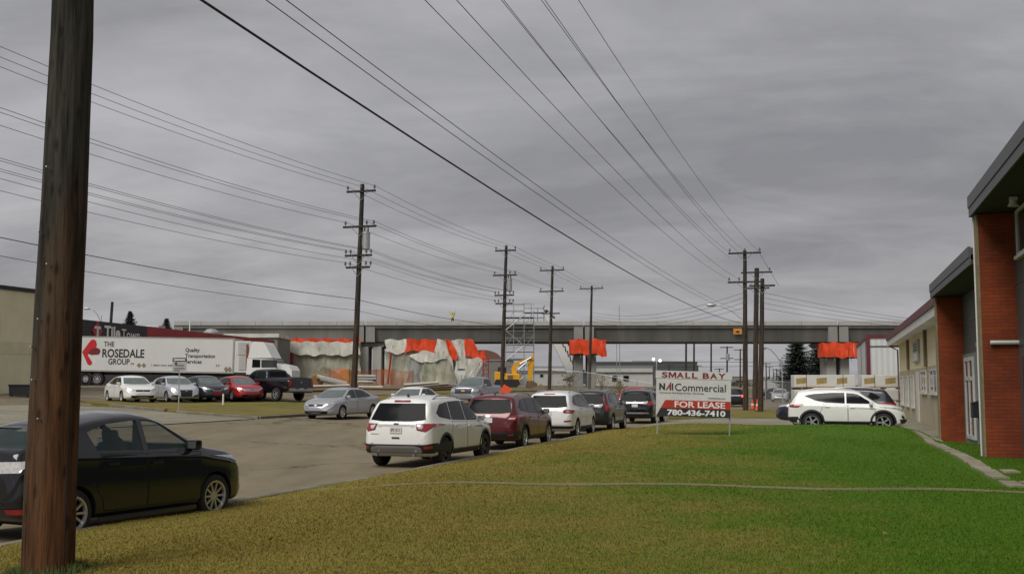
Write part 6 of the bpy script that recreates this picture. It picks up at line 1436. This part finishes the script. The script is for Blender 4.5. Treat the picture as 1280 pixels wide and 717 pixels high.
shrubs("dry_bush", ["dry yellow bush left of the middle bridge pier", "dry yellow bush right of the middle bridge pier", "small dry bush near the white building"], [(712, 124, 1.8, 1.6), (752, 126, 1.9, 1.5), (774, 122, 1.4, 1.2)], (.20, .135, .04), 3)
# excavator
ED = 112; es = ED / FPX; ex = (634 - 640) * es; b = Vector((ex, ED, G(ex, ED))); t = thing("excavator", "yellow excavator with raised boom digging beyond the grey pickup", "excavator", b, 0)
M_yel = mat("excavator_yellow", (.68, .34, .012), .45, var=.15, scale=1.5); EX = lambda p: (p - 634) * es; EZ = lambda p: EYE + (480.9 - p) * es - b.z
mb = MB(); mb.bb(EX(618.5), EX(627), -1.1, 1.3, EZ(478.5), EZ(464.8), 0, .08); mb.bb(EX(632), EX(650), -1.1, 1.3, EZ(479), EZ(467), 0, .1); mb.bb(EX(626), EX(633), -.9, 1.2, EZ(479), EZ(470)); mb.build("body", M_yel, t)
mb = MB(); mb.bb(EX(622), EX(633), .1, 1.3, EZ(466), EZ(458.5), 0, .08); mb.build("cab", M_black, t); mb = MB(); mb.bb(EX(634.5), EX(641), -1.13, -1.09, EZ(476), EZ(469)); mb.build("side_vent", M_brn, t)
mb = MB(); mb.prism([(EX(640), EZ(468)), (EX(646), EZ(467)), (EX(646), EZ(458)), (EX(667), EZ(449)), (EX(668), EZ(445)), (EX(664), EZ(446)), (EX(643), EZ(453.5)), (EX(639.5), EZ(460))], -.35, .35, 'Y'); mb.build("boom", M_yel, t)
mb = MB(); mb.prism([(EX(664), EZ(449)), (EX(666), EZ(442.5)), (EX(667.5), EZ(442.5)), (EX(667), EZ(455)), (EX(664.5), EZ(476)), (EX(660), EZ(476)), (EX(659.5), EZ(455))], -.25, .25, 'Y'); mb.build("stick", M_yel, t)
mb = MB(); mb.prism([(EX(658), EZ(476)), (EX(665), EZ(475.5)), (EX(671.5), EZ(479)), (EX(671), EZ(485)), (EX(664), EZ(488)), (EX(657), EZ(484))], -.55, .55, 'Y'); mb.build("bucket", M_brn, t)
mb = MB(); mb.tube([(EX(648), -.4, EZ(462)), (EX(659), -.4, EZ(452))], .1, 6); mb.tube([(EX(650), -.4, EZ(455)), (EX(664), -.4, EZ(447))], .09, 6); mb.build("hydraulic_ram", M_steel, t)
for y in (-1.2, 1.2): mb = MB(); mb.prism([(EX(618), .35), (EX(622), 0), (EX(646), 0), (EX(650), .35), (EX(648), .8), (EX(620), .8)], y - .28, y + .28, 'Y'); mb.build("track", M_black, t)
# ---------------------------------------------------------------- far buildings
def shed(label, px0, px1, D, ytop, zb, m, dep=20, roofm=None, name="warehouse", wins=(), strip=None):
    x0, x1 = at(px0, 480, D).x, at(px1, 480, D).x; zt_ = at(1, ytop, D).z; t = thing(name, label, "building", ((x0 + x1) / 2, D, zb)); hw = (x1 - x0) / 2
    MB().bb(-hw, hw, 0, dep, -.5, zt_ - zb - .15).build("wall", m, t); MB().bb(-hw - .1, hw + .1, -.12, dep + .1, zt_ - zb - .15, zt_ - zb + .05).build("roof", roofm or M_steel, t)
    for a, c, b_, d in wins:
        q0_, q1_ = at(a, b_, D).x - (x0 + x1) / 2, at(c, b_, D).x - (x0 + x1) / 2; za, zc_ = at(1, d, D).z - zb, at(1, b_, D).z - zb
        f = MB().bb(q0_, q1_, -.08, 0, za, zc_).build("window", M_dgrey, t); MB().bb(q0_ + .08, q1_ - .08, -.1, -.081, za + .08, zc_ - .08).build("pane", M_glass, f)
    if strip: MB().bb(-hw, hw, -.2, 0, at(1, strip[1], D).z - zb, at(1, strip[0], D).z - zb).build("canopy", M_dgrey, t)
    return t
M_wwall = mat("white_metal_wall", (.46, .46, .44), .7, var=.1, scale=.4)
shed("long white industrial building behind the middle pier and fence", 668, 816, 200, 457.5, .3, M_wwall, 30, wins=[(765, 772, 469, 476.5), (779, 786, 469, 476)], strip=(464.8, 466))
shed("lower white annex with a grey canopy behind the excavator boom", 640, 716, 190, 465, .5, M_wwall, 20, wins=[(675, 679, 467.5, 471)], strip=(463, 464.8))
shed("grey flat walled store behind the excavator", 604, 642, 176, 449.5, 1.0, M_shop, 14)
shed("far dark roofed hall above the lease sign", 742, 872, 330, 452, 0, M_dgrey, 30, M_fasc); shed("faint far depot between the lease sign and the poles", 868, 934, 420, 470, 0, M_shop, 30); shed("faint far grey yard shed behind the chain link fence", 952, 1000, 360, 474, 0, M_wwall, 30)
D = 186; x0, x1 = at(579, 480, D).x, at(627, 480, D).x; r = (x1 - x0) / 2; t = thing("quonset_hut", "brown round roofed hut peeking out beside the tarp enclosure", "building", ((x0 + x1) / 2, D, 1)); zc = at(1, 450, D).z - 1; k = (at(1, 437, D).z - 1 - zc) / r
mb = MB(); mb.prism([(r * math.cos(math.pi * i / 16), zc + r * k * math.sin(math.pi * i / 16)) for i in range(17)], 0, 16, 'Y'); mb.build("roof", mat("rusty_brown_roof", (.14, .062, .045), .7), t); MB().bb(-r + .1, r - .1, .1, 15.9, -.5, zc - .01).build("wall", M_shop, t)
x0, x1 = at(281, 419, 138).x, at(341, 419, 138).x
t = thing("metal_shed", "pale roof edge of a shed rising just behind the red fascia", "building", ((x0 + x1) / 2, 139.5, 1.8)); zt_ = at(1, 416.8, 139.5).z - 1.8; h_ = (x1 - x0) / 2 + .3
MB().bb(-h_, h_, 0, 8, 0, zt_ - .5).build("wall", M_shop, t); MB().bb(-h_ - .2, h_ + .2, -.2, 8.2, zt_ - .5, zt_).build("roof", M_tarpw, t)
# small far pole radio masts on the roofline
b = at(775, 480, 172); t = thing("radio_mast", "thin twin radio mast beyond the bridge right of the middle pier", "mast", (b.x, 172, .2)); z = at(775, 383, 172).z
MB().tube([(0, 0, 0), (0, 0, z)], .06, 5).build("mast", M_steel, t); MB().tube([(-.45, .2, 0), (-.45, .2, z * .62)], .05, 5).build("side_mast", M_steel, t)
# far light car and van behind the fence
sp = dict(SEDAN); b = at(975, 488, 125); car("parked_sedan", "pale far car behind the chain link fence by the pole cluster", "car", sp, P_lightsilver, xyz=(b.x, 125, .06), rot=TOWARD)
# ---------------------------------------------------------------- spruces
def spruce(label, px, D, ytop, zb, rad, seed, z_low=.8):
    rg = np.random.default_rng(seed); b = at(px, 480, D); H = at(px, ytop, D).z - zb; t = thing("spruce_tree", label, "tree", (b.x, D, zb))
    MB().tube([(0, 0, -.2), (.05, 0, H * .6), (0, 0, H * .98)], [.24, .13, .02], 8).build("trunk", M_brn, t)
    mb = MB(); z = z_low
    while z < H:
        f = (z - z_low) / (H - z_low); R0 = rad * (1 - f) ** .8 + .18; nb = int(11 + 14 * (1 - f)); ph = rg.random() * 6
        for j in range(nb):
            a = ph + 6.283 * j / nb + rg.normal(0, .15); L = R0 * rg.uniform(.65, 1.12); ca_, sa_ = math.cos(a), math.sin(a); ns = max(4, int(L / .16)); droop = rg.uniform(.15, .4)
            for i in range(ns):
                q = (i + .6) / ns; rr = L * q; zz_ = z - droop * rr + .22 * rr * q * q
                for sd in (-1, 1, 0):
                    w = (.34 * (1 - q) + .14) * rg.uniform(.7, 1.3); c = Vector((ca_ * rr, sa_ * rr, zz_ + rg.normal(0, .05)))
                    out_ = Vector((ca_ * .5 - sa_ * sd, sa_ * .5 + ca_ * sd, -.35 + rg.normal(0, .2))).normalized() * w; wd = Vector((-out_.y, out_.x, rg.normal(0, .05))).normalized() * .13
                    mb.add([c - wd, c + wd, c + out_], [(0, 1, 2)])
        z += .24 + .10 * (1 - f)
    mb.build("crown", mat("spruce_needles", (.016, .030, .016), .9, var=.45, scale=1.5), t)
spruce("broad dark spruce standing left of the other behind the lumber stack", 997, 168, 415, .1, 4.4, 5)
spruce("narrower dark spruce beside the orange pier box", 1026, 172, 412, .1, 3.8, 6)
spruce("small spruce tip showing above the black fascia", 160, 175, 389, 1.8, 2.4, 7, 6); spruce("dark round spruce tip above the red fascia", 206, 185, 397.5, 1.8, 2.2, 8, 6)
# dandelion tuft at the pole foot
rg = np.random.default_rng(9); mb = MB()
for i in range(420):
    a = rg.random() * 6.283; r = .24 + abs(rg.normal(0, .10)); x = fb[0] + math.cos(a) * r; y = fb[1] + math.sin(a) * r * .9; z = ZL(x, y); h = rg.uniform(.05, .13); l = rg.normal(0, .03, 2); w = .006
    mb.add([(x - w, y, z), (x + w, y, z), (x + l[0], y + l[1], z + h)], [(0, 1, 2)])
o = mb.build("grass", mat("pole_foot_grass", (.055, .085, .016), .9, var=.3, scale=8)); struct(o, 'stuff'); o['label'] = "taller green grass round the foot of the near pole"; o['category'] = "grass"

# scattered dead leaves and scraps on the lawn
rg = np.random.default_rng(21); mb = MB()
for i in range(150):
    p = rg.uniform(-8.5, 3); tq = rg.uniform(8, 36); x, y = PT(p, tq); z = ZL(x, y) + rg.uniform(.02, .045); a = rg.random() * 6.28; r = rg.uniform(.018, .042); tl = rg.normal(0, .012, 4)
    mb.add([(x + r * math.cos(a + k * 1.57) * (1 if k % 2 else .55), y + r * math.sin(a + k * 1.57) * (1 if k % 2 else .55), z + tl[k]) for k in range(4)], [(0, 1, 2, 3)])
o = mb.build("fallen_leaves", mat("dead_leaf", (.16, .095, .035), .9, var=.6, scale=.9)); struct(o, 'stuff'); o['label'] = "dead leaves scattered over the lawn"; o['category'] = "leaves"
rg = np.random.default_rng(31); mb = MB()
for i in range(5200):
    px = rg.uniform(700, 1010); D = rg.uniform(370, 400); b = at(px, 480, D); hh = (2.2 + 2.2 * abs(math.sin(px * .11)) + 1.6 * abs(math.sin(px * .043 + 1))) * .8
    z = rg.random() * hh; c = Vector((b.x, D, z)); d = Vector(rg.normal(0, 1, 3)).normalized() * .45; e_ = Vector(rg.normal(0, 1, 3)).normalized() * .7
    mb.add([c - d, c + d, c + e_], [(0, 1, 2)])
o = mb.build("treeline", mat("far_tree_grey", (.075, .072, .05), .95, var=.4, scale=.2)); struct(o, 'stuff'); o['label'] = "far strip of grey brown bushes along the horizon under the bridge"; o['category'] = "bushes"
for i, (px, D, m_, w) in enumerate(((884, 150, P_lightsilver, "pale far sedan seen through the gap left of the pole cluster"), (966, 140, P_grey, "dark far sedan behind the chain link fence by the pole cluster"), (845, 128, P_navy, "dark far sedan parked beyond the bridge pier behind the lease sign"))):
    b = at(px, 480, D); car("parked_sedan", w, "car", dict(SEDAN), m_, xyz=(b.x, D, .08), rot=R(170 + 10 * i))
